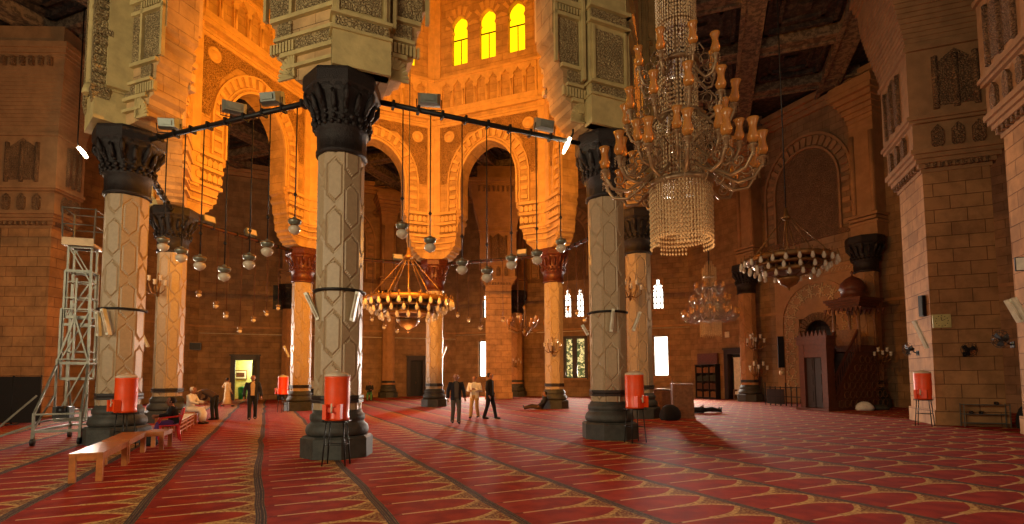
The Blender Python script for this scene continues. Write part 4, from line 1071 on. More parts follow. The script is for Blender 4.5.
CA, SA = math.cos(CARPET_ANG), math.sin(CARPET_ANG)
def pq(p, q, z=0): return Vector((p * CA - q * SA, p * SA + q * CA, z))
def make_bench(L=1.8, w=.46, h=.475):
    r = thing('wooden_bench', '', 'bench')
    m = MB(); m.box(-w / 2, w / 2, -L / 2, L / 2, h - .035, h); m.build('seat', 'wood_orange', r)
    for sx in (-1, 1):
        for sy in (-1, 1):
            m = MB(); x, y = sx * (w / 2 - .05), sy * (L / 2 - .05); m.box(x - .045, x + .045, y - .04, y + .04, 0, h - .035); m.build('leg', 'wood_orange', r)
    m = MB()
    for sx in (-1, 1): x = sx * (w / 2 - .03); m.box(x - .015, x + .015, -L / 2 + .09, L / 2 - .09, h - .12, h - .035)
    for sy in (-1, 1): y = sy * (L / 2 - .03); m.box(-w / 2 + .1, w / 2 - .1, y - .015, y + .015, h - .12, h - .035)
    m.build('apron', 'wood_orange', r); return r
b = make_bench(); b.location = pq(-2.66, 11.8); b.rotation_euler = (0, 0, CARPET_ANG); tag(b, 'orange wooden bench nearest the camera, first of the row at the left', group='wooden benches in a row')
dup(b, pq(-2.70, 13.8), CARPET_ANG + .02, 'wooden bench second in the row, in front of the cooler stand')
dup(b, pq(-2.95, 20.9), CARPET_ANG, 'wooden bench beyond the red chair, running toward the seated man')
dup(b, pq(-2.36, 15.3), CARPET_ANG - .1, 'wooden bench just before the red plastic chair').scale = (1, .42, .92)
def make_rail():
    r = thing('slatted_bench', '', 'bench'); L, h, w = 1.8, .45, .4
    m = MB(); m.box(-w / 2, w / 2, -L / 2, L / 2, h - .03, h); m.build('seat', 'white_cloth', r)
    for sx in (-1, 1):
        for sy in (-1, 0, 1):
            m = MB(); x, y = sx * (w / 2 - .03), sy * (L / 2 - .04); m.box(x - .03, x + .03, y - .03, y + .03, 0, h - .03); m.build('leg', 'wood_orange', r)
    m = MB()
    for z in (.12, .24, .36): m.box(w / 2 - .02, w / 2, -L / 2, L / 2, z - .02, z + .02)
    m.build('side_slats', 'wood_orange', r); return r
b = make_rail(); b.location = pq(-2.48, 18.9); b.rotation_euler = (0, 0, CARPET_ANG); tag(b, 'slatted bench with pale top just beyond the red chair', group='slatted benches with pale tops')
dup(b, pq(-2.48, 20.8), CARPET_ANG, 'slatted bench with pale top in front of the seated man in white')
dup(b, pq(-2.6, 25.6), CARPET_ANG, 'slatted bench with pale top behind the bending man')
# red plastic chair
r = thing('plastic_chair', 'red plastic armchair standing between the wooden benches', 'chair', pq(-2.35, 17.0), CARPET_ANG - 1.35)   # faces local -y
m = MB(); m.box(-.23, .23, -.24, .2, .41, .44); m.box(-.23, .23, -.26, -.23, .38, .44); m.build('seat', 'red_plastic', r)
m = MB()
for i in range(5): x = -.18 + .09 * i; m.bar((x, .2, .44), (x, .3, .84), .05, .02)
m.tube([(-.24, .2, .44), (-.25, .27, .7), (-.2, .31, .84), (0, .33, .88), (.2, .31, .84), (.25, .27, .7), (.24, .2, .44)], .02, 6); m.build('backrest', 'red_plastic', r)
for sx in (-1, 1):
    m = MB(); m.tube([(sx * .25, .27, .68), (sx * .29, .05, .66), (sx * .29, -.2, .64), (sx * .26, -.27, .5)], .024, 6); m.build('armrest', 'red_plastic', r)
    for y0, y1 in ((-.22, -.27), (.18, .24)):
        m = MB(); m.tube([(sx * .22, y0, .42), (sx * .27, y1, 0)], [.03, .02], 6); m.build('leg', 'red_plastic', r)

# ladder tower
r = thing('ladder_tower', 'tall aluminium telescopic ladder tower with platform on a wheeled outrigger base', 'ladder tower', (-12.05, 14.6, 0), .35, None, 1.06)
m = MB(); bx, by = .46, 1.0
for sx in (-1, 1):
    m.bar((sx * bx, -by, .34), (sx * bx, by, .34), .06); m.bar((sx * bx, -by, .34), (sx * bx, -by, .12), .06); m.bar((sx * bx, by, .34), (sx * bx, by, .12), .06)
    m.bar((sx * bx, -by, .55), (sx * bx, by, .55), .04)
for sy in (-1, 1): m.bar((-bx, sy * by, .34), (bx, sy * by, .34), .06); m.bar((-bx, sy * by, .75), (bx, sy * by, .75), .04)
for sx in (-1, 1):
    for sy in (-1, 1): m.bar((sx * bx, sy * by, .34), (sx * bx, sy * by, .78), .05)
m.build('base_frame', 'alu', r)
for sx in (-1, 1):
    for sy in (-1, 1):
        m = MB(); m.lathe([(.02, -.03), (.09, -.03), (.09, .03), (.02, .03)], 12, M=Matrix.Translation((sx * bx, sy * by, .09)) @ Matrix.Rotation(pi / 2, 4, 'Y')); m.build('wheel', 'black_plastic', r)
        m = MB(); m.bar((sx * bx, sy * by, .75), (sx * .33, sy * .3, 1.95), .045); m.bar((sx * bx, sy * by * .98, .4), (sx * .34, sy * .3, 1.2), .035); m.build('strut', 'alu', r)
m = MB(); m.bar((-.46, -1.0, .5), (-1.45, -1.2, .1), .05); m.bar((-.46, -.9, 1.2), (-1.3, -1.15, .2), .04); m.lathe([(.01, 0), (.08, 0), (.08, .05), (.01, .06)], 10, (-1.45, -1.2), M=None); m.build('outrigger', 'alu', r)
m = MB(); m.bar((.46, .3, .62), (1.1, .9, .55), .04); m.build('tow_bar', 'silver', r)
m = MB(); m.box(-.3, .05, -.5, -.2, .62, .9); m.lathe([(.02, -.08), (.12, -.08), (.12, .08), (.02, .08)], 12, M=Matrix.Translation((-.1, -.5, .8)) @ Matrix.Rotation(pi / 2, 4, 'Y')); m.build('winch', 'black_plastic', r)
def mast(hw, d, z0, z1, nm, diag=True, step=.85):
    m = MB()
    for sx in (-1, 1):
        for sy in (-1, 1): m.bar((sx * hw, sy * d, z0), (sx * hw, sy * d, z1), .045)
    n = max(1, int((z1 - z0) / step)); h = (z1 - z0) / n
    for i in range(n + 1):
        z = z0 + i * h
        for sy in (-1, 1): m.bar((-hw, sy * d, z), (hw, sy * d, z), .03, .07 if i % 2 == 0 else .03)
        for sx in (-1, 1): m.bar((sx * hw, -d, z), (sx * hw, d, z), .03)
        if i < n and diag:
            s_ = 1 if i % 2 == 0 else -1
            for sy in (-1, 1): m.bar((-hw * s_, sy * d, z), (hw * s_, sy * d, z + h), .03)
    m.build(nm, 'alu', r)
mast(.33, .3, .55, 2.1, 'mast_section', True, .8); mast(.31, .26, 2.0, 3.4, 'mast_section', True, 1.4); mast(.28, .22, 1.6, 4.4, 'mast_section', False, .6); mast(.25, .18, 3.2, 5.05, 'mast_section', True, .9)
m = MB(); m.bar((-.31, -.3, 2.1), (0, -.3, 3.2), .04); m.bar((.31, -.3, 2.1), (0, -.3, 3.2), .04); m.bar((0, -.3, 2.1), (0, -.3, 4.2), .04); m.build('raising_post', 'alu', r)
m = MB(); m.box(-.34, .34, -.35, .35, 5.05, 5.13); m.box(-.34, .34, -.37, -.34, 5.05, 5.25); m.build('platform', 'silver', r)
m = MB()
for sx in (-1, 1):
    for sy in (-1, 1): m.bar((sx * .33, sy * .34, 5.1), (sx * .36, sy * .36, 6.05), .03)
for z, e in ((5.6, .35), (6.03, .36)):
    m.tube([(-e, -e, z), (e, -e, z), (e, e, z), (-e, e, z), (-e, -e, z)], .016, 5)
m.build('guard_rail', 'alu', r)

# dark partition at the left edge
r = thing('partition_screen', 'black fabric partition panels standing before the left stone pier', 'partition', (-18.95, 19.6, 0), -.02)
for i in range(3):
    x = -1.7 + i * 1.07
    m = MB(); m.box(x, x + 1.04, -.03, .03, .08, 1.78); m.build('panel', 'black_cloth', r)
    m = MB(); m.tube([(x, 0, 0), (x, 0, 1.82), (x + 1.04, 0, 1.82), (x + 1.04, 0, 0)], .02, 6); m.box(x - .02, x + .02, -.25, .25, 0, .04); m.build('frame', 'iron', r)
# carved boxes by the column pair
def carved_box(name, label, cat, x, y, w, d, h, rz, mat='wood_red'):
    r = thing(name, label, cat, (x, y, 0), rz); m = MB(); m.box(-w / 2, w / 2, -d / 2, d / 2, .06, h); m.box(-w / 2 - .03, w / 2 + .03, -d / 2 - .03, d / 2 + .03, 0, .08); m.build('body', mat, r)
    m = MB(); m.box(-w / 2 - .03, w / 2 + .03, -d / 2 - .03, d / 2 + .03, h, h + .04)
    for sx in (-1, 1): m.tube([(sx * w / 2, -d / 2, h), (sx * w / 2, -d / 2, h + .2), (sx * w / 2, -d / 2, h + .26)], [.03, .02, .005], 6)
    m.build('top_board', mat, r)
    m = MB(); 
    for a, b in ((.06, .42), (.5, .92)):
        z0, z1 = h * a + .05, h * b; m.box(-w / 2 + .06, -w / 2 + .1, -d / 2 - .02, -d / 2, z0, z1); m.box(w / 2 - .1, w / 2 - .06, -d / 2 - .02, -d / 2, z0, z1); m.box(-w / 2 + .06, w / 2 - .06, -d / 2 - .02, -d / 2, z0, z0 + .04); m.box(-w / 2 + .06, w / 2 - .06, -d / 2 - .02, -d / 2, z1 - .04, z1)
        for i in range(4):
            for j in range(3):
                cx, cz = -w / 2 + .16 + i * (w - .32) / 3, z0 + .1 + j * (z1 - z0 - .2) / 2; m.prism([(cx - .05, cz), (cx, cz - .05), (cx + .05, cz), (cx, cz + .05)], -d / 2 - .015, -d / 2)
    m.build('carved_panel', 'wood_orange' if mat == 'wood_red' else mat, r); return r
MATS['wood_mid'] = simple('wood_mid', (124, 86, 56), .6, var=.25, scale=10)
carved_box('carved_cabinet', 'carved wooden cabinet standing right of the column pair by the bright window', 'cabinet', 6.75, 21.0, .8, .5, 1.32, -.15, 'wood_mid')
carved_box('carved_lectern_screen', 'low carved wooden screen left of the carved cabinet', 'screen', 6.72, 23.4, .95, .3, 1.05, -.1, 'wood_mid')
# wall fitted bookcase
def wall_thing(name, label, cat, ang, s_, off=0.0, group=None):
    r = face_frame(tag(empty(name), label, cat, group), ang, APO); p = face_pt(ang, APO - off, s_); r.location = p; return r
r = wall_thing('bookcase', 'dark wooden bookcase with rows of books against the far right wall', 'bookcase', 67.5, -8.05, .28)
m = MB(); W_, H_, D_ = 1.95, 2.4, .22
m.box(-W_ / 2, W_ / 2, D_ - .03, D_, 0, H_)
for i in range(4): x = -W_ / 2 + (W_ - .04) * i / 3; m.box(x, x + .04, -D_, D_, 0, H_)
m.box(-W_ / 2 - .05, W_ / 2 + .05, -D_ - .04, D_, H_, H_ + .06); m.box(-W_ / 2, W_ / 2, -D_, D_, 0, .08); m.build('carcass', 'wood_black', r)
for j in range(4):
    m = MB(); z = .08 + j * .58; m.box(-W_ / 2 + .04, W_ / 2 - .04, -D_ + .01, D_ - .03, z, z + .03); m.build('shelf', 'wood_dark', r)
m = MB(); m.box(-.95, .95, -.0, .1, H_ + .08, H_ + .85); m.build('head_board', 'wood_red', r)
bk = None; fr = r
bookm = [simple('book_cover', c_, .6) and MATS['book_cover'] for c_ in ((140, 96, 60), (92, 60, 40), (60, 66, 50))]
for j in range(4):
    for i in range(3):
        for q in range(4):
            m = MB(); t, hh = R.uniform(.05, .09), R.uniform(.34, .44)
            if bk is None or q == 0 and i == 0:
                m.box(-.035, .035, -.12, .12, 0, .4); m.box(-.03, .03, -.125, -.12, .1, .3); o = m.build('book', 'book_cover'); bk = o
            else: o = bk.copy(); COL.objects.link(o)
            o.data.materials[0] = bookm[j % 3]
            tag(o, 'book standing with others in the dark bookcase at the far right wall', 'book', 'books in the bookcase')
            lx = -W_ / 2 + .12 + i * .637 + q * .125 + R.uniform(-.01, .01)
            M_ = fr.matrix_basis
            M_ = Matrix.Translation(fr.location) @ Matrix.Rotation(fr.rotation_euler.z, 4, 'Z')
            o.matrix_world = M_ @ Matrix.Translation((lx, -.02, .112 + j * .58)) @ Matrix.Scale(hh / .4, 4)
r = wall_thing('wall_notice', 'small pale notice on the wall above the bookcase door', 'notice', 67.5, -6.35, .03)
m = MB(); m.box(-.2, .2, -.02, .02, 4.3, 4.7); m.build('board', 'pale_plaster', r); m = MB(); m.tube([(-.21, -.02, 4.29), (.21, -.02, 4.29), (.21, -.02, 4.71), (-.21, -.02, 4.71), (-.21, -.02, 4.29)], .015, 4); m.build('frame', 'wood_mid', r)
r = wall_thing('wall_speaker', 'black loudspeaker box on the back left wall', 'speaker', -22.5, -10.1, .25)
m = MB(); m.box(-.4, .4, -.22, .2, 3.75, 4.25); m.build('box', 'black_plastic', r); m = MB(); m.box(-.36, .36, -.24, -.22, 3.79, 4.21); m.build('grille', 'iron', r)
r = wall_thing('wall_box', 'small pale box on the back left wall, left of the loudspeaker', 'electric box', -22.5, -11.1, .1)
m = MB(); m.box(-.12, .12, -.08, .08, 3.85, 4.2); m.build('box', 'pale_plaster', r); m = MB(); m.box(-.1, .1, -.1, -.08, 3.9, 4.15); m.build('cover', 'paper', r)
# pipe lines on the back walls
for ang, s0, s1, z in ((-22.5, -9.9, 9.9, 5.0), (22.5, -9.9, 9.9, 5.35)):
    m = MB(); m.tube([(s0, -.05, z), (s1, -.05, z)], .03, 5); face_frame(tag(m.build('trim', 'pale_plaster'), kind='structure'), ang, APO)
# side room picture, green bin
a = math.radians(-22.5) - PHI
def in_room(x, y): p = face_pt(-22.5, APO + y, x); return p
p = in_room(-7.25, 2.72); r = thing('framed_picture', 'framed picture on the wall of the bright room seen through the left door', 'picture', (p.x, p.y, 0), -a)
m = MB(); m.box(-.5, .5, -.03, .03, 1.55, 2.3); m.build('frame', 'wood_mid', r); m = MB(); m.box(-.42, .42, -.04, -.03, 1.63, 2.22); m.build('sheet', 'paper', r); m = MB(); m.box(-.3, .3, -.045, -.04, 1.75, 2.1); m.build('image', 'wood_red', r)
p = in_room(-7.0, 1.6); r = thing('waste_bin', 'green bin standing just inside the bright left doorway', 'bin', (p.x, p.y, 0), 0)
m = MB(); m.lathe([(.28, 0), (.33, .85)], 12); m.build('bucket', 'green_bin', r); m = MB(); m.lathe([(.34, .85), (.34, .9), (.2, 1.0), (.01, 1.02)], 12); m.build('lid', 'green_bin', r)

# ---------------------------------------------------------------- mihrab
r = face_frame(tag(empty('mihrab'), 'tall arched prayer niche with interlaced star lines on the right wall', 'mihrab'), 67.5, APO); tag(r, kind='thing')
xc = .42
m = MB(); m.box(xc - 2.75, xc - 1.17, -.12, .0, 0, 7.9); m.box(xc + 1.13, xc + 2.75, -.12, 0, 0, 7.9); m.box(xc - 1.17, xc + 1.13, -.12, 0, 5.0, 7.9); m.build('panel', 'wall_stone', r)
m = MB()
for r0, r1, d in ((2.2, 2.34, .2),):
    for i in range(24):
        t0, t1 = pi * i / 24, pi * (i + 1) / 24
        m.prism([(xc - r0 * math.cos(t0), 4.85 + r0 * math.sin(t0)), (xc - r1 * math.cos(t0), 4.85 + r1 * math.sin(t0)), (xc - r1 * math.cos(t1), 4.85 + r1 * math.sin(t1)), (xc - r0 * math.cos(t1), 4.85 + r0 * math.sin(t1))], -d, -.1)
    for sx in (-1, 1): m.box(*sorted((xc + sx * r0, xc + sx * r1)), -d, -.1, 0, 4.85)
m.box(xc - 2.75, xc + 2.75, -.2, -.1, 7.75, 7.9); m.box(xc - 2.75, xc + 2.75, -.2, -.1, 7.4, 7.5)
m.build('arch_moulding', 'wall_stone', r)
MATS['inlay'] = simple('inlay', (206, 176, 130), .5)
m = MB(); rin = 1.28
def star(cx, cz, rr, n=8):
    pts = []
    for i in range(2 * n + 1):
        a_ = pi * i / n; q = rr if i % 2 == 0 else rr * .62; pts.append((cx + q * math.cos(a_), -.15, cz + q * math.sin(a_)))
    m.tube(pts, .04, 4)
for i in range(9):
    t = pi * i / 8; star(xc - 1.76 * math.cos(t), 4.85 + 1.76 * math.sin(t), .36)
    if i < 8:
        t2 = pi * (i + .5) / 8
        m.tube([(xc - 1.3 * math.cos(t2), -.15, 4.85 + 1.3 * math.sin(t2)), (xc - 1.76 * math.cos(t2), -.15, 4.85 + 1.76 * math.sin(t2)), (xc - 2.2 * math.cos(t2), -.15, 4.85 + 2.2 * math.sin(t2))], .035, 4)
for sx in (-1, 1):
    for z in (4.1, 3.35, 2.6, 1.85, 1.1): star(xc + sx * 1.76, z, .36); m.tube([(xc + sx * 1.4, -.15, z + .37), (xc + sx * 2.15, -.15, z + .37)], .02, 4)
for k in range(14):
    x0 = xc - 2.6 + k * .4; m.tube([(x0, -.15, 7.52), (x0 + .1, -.15, 7.7), (x0 + .2, -.15, 7.52), (x0 + .3, -.15, 7.7)], .018, 4)
m.build('inlaid_lines', 'inlay', r)
m = MB()
for i in range(15):
    t0, t1 = pi * i / 15 + .02, pi * (i + 1) / 15 - .02
    m.prism([(xc - .8 * math.cos(t0), 4.05 + .8 * math.sin(t0)), (xc - 1.25 * math.cos(t0), 4.05 + 1.25 * math.sin(t0)), (xc - 1.25 * math.cos(t1), 4.05 + 1.25 * math.sin(t1)), (xc - .8 * math.cos(t1), 4.05 + .8 * math.sin(t1))], -.16, .1)
for sx in (-1, 1): m.box(*sorted((xc + sx * .8, xc + sx * 1.25)), -.16, .1, 0, 4.05)
# spandrel between ring and rectangle opening
for i in range(15):
    t0, t1 = pi * i / 15, pi * (i + 1) / 15; f0 = lambda t: (xc - 1.25 * math.cos(t), 4.05 + 1.25 * math.sin(t))
m.box(xc - 1.2, xc - .8, 0, .3, 0, 4.05); m.box(xc + .8, xc + 1.15, 0, .3, 0, 4.05)
m.build('niche_arch', 'carved_dark', r)
m = MB(); rs = []
for j in range(9):
    t = pi * j / 8; rs.append([(xc - .8 * math.cos(t), .7 * math.sin(t) + .0, z) for z in (0, 4.05)] )
m.ring(rs, closed=False, caps=False)
rs = []
for j in range(9):
    t = pi * j / 8; rs.append([(xc - .8 * math.cos(t) * math.cos(e), .7 * math.sin(t) * math.cos(e), 4.05 + .8 * math.sin(e)) for e in [pi / 2 * q / 5 for q in range(6)]])
m.ring(rs, closed=False, caps=False)
m.box(xc - 1.3, xc + 1.3, .75, .8, 0, 5.2); m.box(xc - 1.3, xc + 1.3, .1, .8, 5.0, 5.1)
m.build('niche', 'wood_black', r)
for sx in (-1, 1):
    m = MB(); x = xc + sx * 1.02; m.lathe([(.14, 0), (.14, .2), (.1, .3), (.095, 3.4), (.15, 3.6), (.16, 3.95), (.13, 4.0)], 12, (x, -.28)); m.build('colonnette', 'base_stone', r)
# ---------------------------------------------------------------- minbar
ma = math.radians(67.5) - PHI
p0 = Vector((14.35, 25.0, 0))
r = thing('minbar', 'carved dark wooden minbar with portal, stair and domed kiosk beside the mihrab', 'minbar', p0, -ma)    # +y runs up the stair toward the wall
L = 3.75; HB = 2.9; W = .62
m = MB()
for sx in (-1, 1):
    x0, x1 = sorted((sx * W, sx * (W - .08)))
    M_ = Matrix.Rotation(pi / 2, 4, 'Z')
    # side panel triangle in (y,z)
    pl = [(.5, 0), (L, 0), (L, HB), (L - 1.3, HB), (.5, .45)]
    vs = [(x0, y, z) for y, z in pl] + [(x1, y, z) for y, z in pl]; n = 5
    m.add(vs, [tuple(range(n)), tuple(range(2 * n - 1, n - 1, -1))] + [(i, i + n, (i + 1) % n + n, (i + 1) % n) for i in range(n)])
m.build('side_panel', 'wood_red', r)
m = MB()
for sx in (-1, 1):
    x = sx * (W + .01)
    for y in [.9 + .42 * i for i in range(9)]:
        top = min(HB, .45 + (y - .5) * (HB - .45) / (L - 1.8))
        for z in [.3 + .42 * j for j in range(8)]:
            if z < top - .25:
                m.tube([(x, y + .18 * math.cos(pi * q / 4), z + .18 * math.sin(pi * q / 4)) for q in range(9)], .016, 4)
m.build('lattice', 'wood_mid', r)
m = MB()
for i in range(12): m.box(-W + .08, W - .08, .45 + i * .17, .63 + i * .17, 0, .25 + i * .225)
m.build('stair', 'wood_dark', r)
for sx in (-1, 1):
    m = MB(); x = sx * (W - .04)
    m.bar((x, .45, 1.35), (x, L - 1.3, HB + .95), .09, .09); m.bar((x, .45, .55), (x, L - 1.3, HB + .1), .1, .12)
    for i in range(11): y = .55 + i * .175; z = .55 + (y - .5) * 1.22; m.bar((x, y, z), (x, y, z + .82), .035)
    m.build('balustrade', 'wood_red', r)
m = MB()
for sx in (-1, 1): m.box(*sorted((sx * (W + .08), sx * (W - .18))), -.12, .4, 0, 3.1)
m.box(-W - .14, W + .14, -.18, .45, 3.1, 3.4); m.box(-W - .2, W + .2, -.24, .5, 3.4, 3.5); m.box(-W + .18, W - .18, -.1, .35, 2.5, 3.1); m.box(-W - .2, W + .2, -.3, .5, 0, .12)
for i in range(7): x = -W + i * W / 3; m.prism([(x - .09, 3.5), (x + .09, 3.5), (x, 3.78)], -.1, .0)
m.build('portal', 'wood_red', r)
for sx in (-1, 1):
    m = MB(); m.box(*sorted((sx * .02, sx * (W - .2))), .0, .06, .14, 2.48); 
    for z in (.4, 1.2, 1.9): m.box(*sorted((sx * .1, sx * (W - .28))), -.03, 0, z, z + .5)
    m.build('door_leaf', 'wood_dark', r)
m = MB(); m.box(-W - .06, W + .06, L - 1.35, L + .05, HB - .1, HB + .1); m.box(-W - .1, W + .1, L - 1.4, L + .1, HB + .1, HB + .2); m.build('kiosk_floor', 'wood_red', r)
for sx in (-1, 1):
    for y in (L - 1.28, L - .02):
        m = MB(); m.tube([(sx * W, y, HB + .1), (sx * W, y, HB + .9), (sx * W, y, 4.98)], [.08, .06, .07], 8); m.build('kiosk_post', 'wood_mid', r)
m = MB(); yc = L - .65
for i in range(4): m.box(-W - .08 - .08 * i, W + .08 + .08 * i, yc - .7 - .08 * i, yc + .7 + .08 * i, 4.95 + .12 * i, 5.08 + .12 * i)
for i in range(9):
    for sx in (-1, 1): m.prism([(-W - .25 + i * .22 - .08, 4.96), (-W - .25 + i * .22 + .08, 4.96), (-W - .25 + i * .22, 4.72)], yc - sx * .88 - .03, yc - sx * .88 + .03)
m.build('canopy', 'wood_red', r)
m = MB(); m.lathe([(.66, 5.4), (.66, 5.55), (.54, 5.6), (.54, 5.9), (.6, 5.94), (.58, 6.05), (.52, 6.25), (.36, 6.45), (.16, 6.58), (.04, 6.64), (.04, 6.74), (.08, 6.8), (.02, 6.9)], 16, (0, yc)); m.build('dome', 'wood_red', r)
m = MB(); m.box(-W, W, L - 1.28, L - 1.2, HB + .2, HB + 1.0); m.box(-W - .02, -W + .04, L - 1.2, L, HB + .2, HB + 1.0); m.build('kiosk_rail', 'wood_mid', r)
# rails and low stands beside mihrab
p = atdepth(786, 398, 28.5); r = thing('low_railing', 'low dark railing in front of the mihrab wall left of the minbar', 'railing', (p.x, p.y, 0), -ma)
m = MB()
for z in (.5, 1.0): m.bar((-1.3, 0, z), (1.3, 0, z), .05)
for i in range(9): m.bar((-1.3 + i * .325, 0, 0), (-1.3 + i * .325, 0, 1.05 + (.2 if i % 4 == 0 else 0)), .045)
m.build('frame', 'wood_black', r); m = MB(); m.box(-1.2, -.1, -.02, .02, .1, .9); m.build('panel', 'wood_dark', r)
r = thing('hanging_banner', 'dark narrow banner with a tassel hanging beside the mihrab', 'banner', atdepth(781, 352, 30.2)); 
m = MB(); m.box(-.18, .18, -.02, .02, -.9, .9); m.build('cloth', 'black_cloth', r); m = MB(); m.tube([(0, 0, -.9), (0, 0, -1.1)], .02, 5); m.ball((0, 0, -1.2), .16, 8); m.build('tassel', 'inlay', r)

# ---------------------------------------------------------------- things at the right pier
t20a = -math.radians(20.6)
def onpier(s_, z, out=0.0):   # along the front face of the right pier
    q = c3 - n_p * (1.15 + out) + t_p * s_; return Vector((q.x, q.y, z))
n_p, t_p = Vector((math.sin(-t20a), math.cos(-t20a))), Vector((math.cos(t20a), math.sin(t20a)))
p = onplane(941.5, 321, (n_p.x, n_p.y), (c3 - n_p * 1.19).dot(n_p)); r = thing('wall_clock', 'square yellow-green clock board on the right stone pier', 'clock', p, t20a)
m = MB(); m.box(-.25, .25, -.03, .04, -.22, .22); m.build('board', 'sign_yellow', r); m = MB()
for a_ in range(12): m.box(.17 * math.cos(a_ * pi / 6) - .012, .17 * math.cos(a_ * pi / 6) + .012, -.036, -.03, .17 * math.sin(a_ * pi / 6) - .012, .17 * math.sin(a_ * pi / 6) + .012)
m.bar((0, -.035, 0), (.1, -.035, .06), .014, .01); m.bar((0, -.035, 0), (-.02, -.035, .13), .01, .01); m.build('clock_face', 'iron', r)
def wall_fan(label, loc, rz, s=1.0):
    r = thing('wall_fan', label, 'fan', loc, rz, 'black wall fans', s)
    m = MB()
    for rr in (.08, .16, .22): m.tube([(rr * math.cos(q * pi / 8), -.22 - (.02 if rr < .2 else 0), rr * math.sin(q * pi / 8)) for q in range(17)], .006, 4)
    for q in range(12): a_ = q * pi / 6; m.tube([(0, -.25, 0), (.22 * math.cos(a_), -.22, .22 * math.sin(a_)), (.2 * math.cos(a_), -.12, .2 * math.sin(a_))], .005, 4)
    m.build('guard', 'black_plastic', r)
    for q in range(3):
        m = MB(); a_ = q * 2 * pi / 3 + .4; ca_, sa_ = math.cos(a_), math.sin(a_); pl = [(.03, -.03), (.17, -.08), (.2, .0), (.16, .07), (.03, .03)]
        m.add([(x * ca_ - z * sa_, -.19 + z * .3, x * sa_ + z * ca_) for x, z in pl] + [(x * ca_ - z * sa_, -.185 + z * .3, x * sa_ + z * ca_) for x, z in pl], [(0, 1, 2, 3, 4), (9, 8, 7, 6, 5)] + [(i, i + 5, (i + 1) % 5 + 5, (i + 1) % 5) for i in range(5)]); m.build('blade', 'black_plastic', r)
    m = MB(); m.lathe([(.01, -.2), (.06, -.18), (.07, -.06), (.03, 0)], 10, M=Matrix.Rotation(-pi / 2, 4, 'X') @ Matrix.Scale(1, 4)); m.build('motor', 'black_plastic', r)
    m = MB(); m.tube([(0, -.05, 0), (0, .0, -.12), (0, .12, -.14)], .02, 6); m.box(-.05, .05, .1, .13, -.22, -.06); m.build('bracket', 'black_plastic', r); return r
p = onplane(966, 350, (n_p.x, n_p.y), (c3 - n_p * 1.3).dot(n_p)); wall_fan('black wall fan on the front of the right stone pier below the clock', p, t20a)
p = atdepth(914, 349, 17.7); wall_fan('black wall fan on the side of the right stone pier above the cooler', p, t20a - 1.2)
p = atdepth(1008, 339, 13.0); wall_fan('wall fan on the pier at the right edge, under its tube lights', p, t20a - 1.1)
p = atdepth(923.5, 306, 17.9); r = thing('column_speaker', 'slim black column loudspeaker on the side of the right stone pier', 'speaker', p, t20a - 1.2)
m = MB(); m.box(-.1, .1, -.1, .1, -.36, .36); m.build('box', 'black_plastic', r); m = MB(); m.box(-.085, .085, -.115, -.1, -.33, .33); m.build('grille', 'iron', r)
p = atdepth(1021, 264, 12.6); r = thing('notice_board', 'small framed notice on the pier at the right edge', 'notice', p, t20a)
m = MB(); m.box(-.12, .12, -.02, .02, -.17, .17); m.build('frame', 'wood_black', r); m = MB(); m.box(-.1, .1, -.025, -.02, -.15, .15); m.build('sheet', 'paper', r)
q = onpier(.25, 0, .30); r = thing('shoe_rack', 'metal shoe rack of three shelves against the foot of the right stone pier', 'shoe rack', (q.x, q.y, 0), t20a)
m = MB()
for sx in (-.58, .58):
    for y in (-.14, .14): m.bar((sx, y, 0), (sx, y, .74), .025)
m.build('frame', 'alu', r)
for z in (.12, .4, .7):
    m = MB()
    for y in (-.13, -.05, .05, .13): m.bar((-.58, y, z), (.58, y, z), .02)
    m.build('shelf', 'alu', r)
for i, (x, z) in enumerate(((-.35, .415), (-.1, .415), (.3, .715))):
    o = MB(); o.lathe([(.04, 0), (.05, .03), (.045, .07), (.02, .09)], 8, M=Matrix.Scale(2.4, 4, (0, 1, 0))); s_ = o.build('shoe', 'black_plastic')
    s_.matrix_world = Matrix.Translation(r.location) @ Matrix.Rotation(t20a, 4, 'Z') @ Matrix.Translation((x, 0, z)); tag(s_, ['dark shoe at the left on the middle shelf of the metal rack', 'dark shoe second on the middle shelf of the metal rack', 'dark shoe on the top shelf of the metal rack'][i], 'shoe', 'shoes on the metal rack')
def bag(name, label, loc, sx, sy, sz, mat, seed=1, cat='bag'):
    rr = random.Random(seed); m = MB(); ph = [rr.uniform(0, 6) for _ in range(4)]
    prof = [(.001, 0), (.85, .0), (1.0, .2), (.95, .5), (.7, .8), (.35, .95), (.001, 1.0)]
    m.lathe([(a_, b_) for a_, b_ in prof], 16, M=Matrix.Diagonal((sx, sy, sz, 1)), mod=lambda a_, z: 1 + .12 * math.sin(3 * a_ + ph[0]) + .08 * math.sin(5 * a_ + ph[1] + 4 * z))
    o = m.build(name, mat); o.location = loc; return tag(o, label, cat)
p = onground(1011, 427); bag('dark_bag', 'dark bag on the carpet between the right pier and the edge pier', (15.75, 16.2, 0), .26, .26, .75, 'black_cloth', 3)
bag('white_bundle', 'white cloth bundle on the floor in front of the minbar', (16.45, 24.75, 0), .38, .3, .42, 'white_cloth', 5, 'bundle')
bag('grey_bundle', 'grey bundle lying beside the white one by the minbar', (17.35, 25.0, 0), .42, .28, .26, 'base_stone', 6, 'bundle')
bag('black_bag', 'black bag between the column base and the carved cabinet', (5.95, 20.05, 0), .38, .3, .6, 'black_cloth', 8)
bag('floor_bag', 'black bag under the bench beside the red chair', (pq(-2.6, 16.1).x - .05, pq(-2.6, 16.1).y, 0), .2, .2, .22, 'black_cloth', 9)
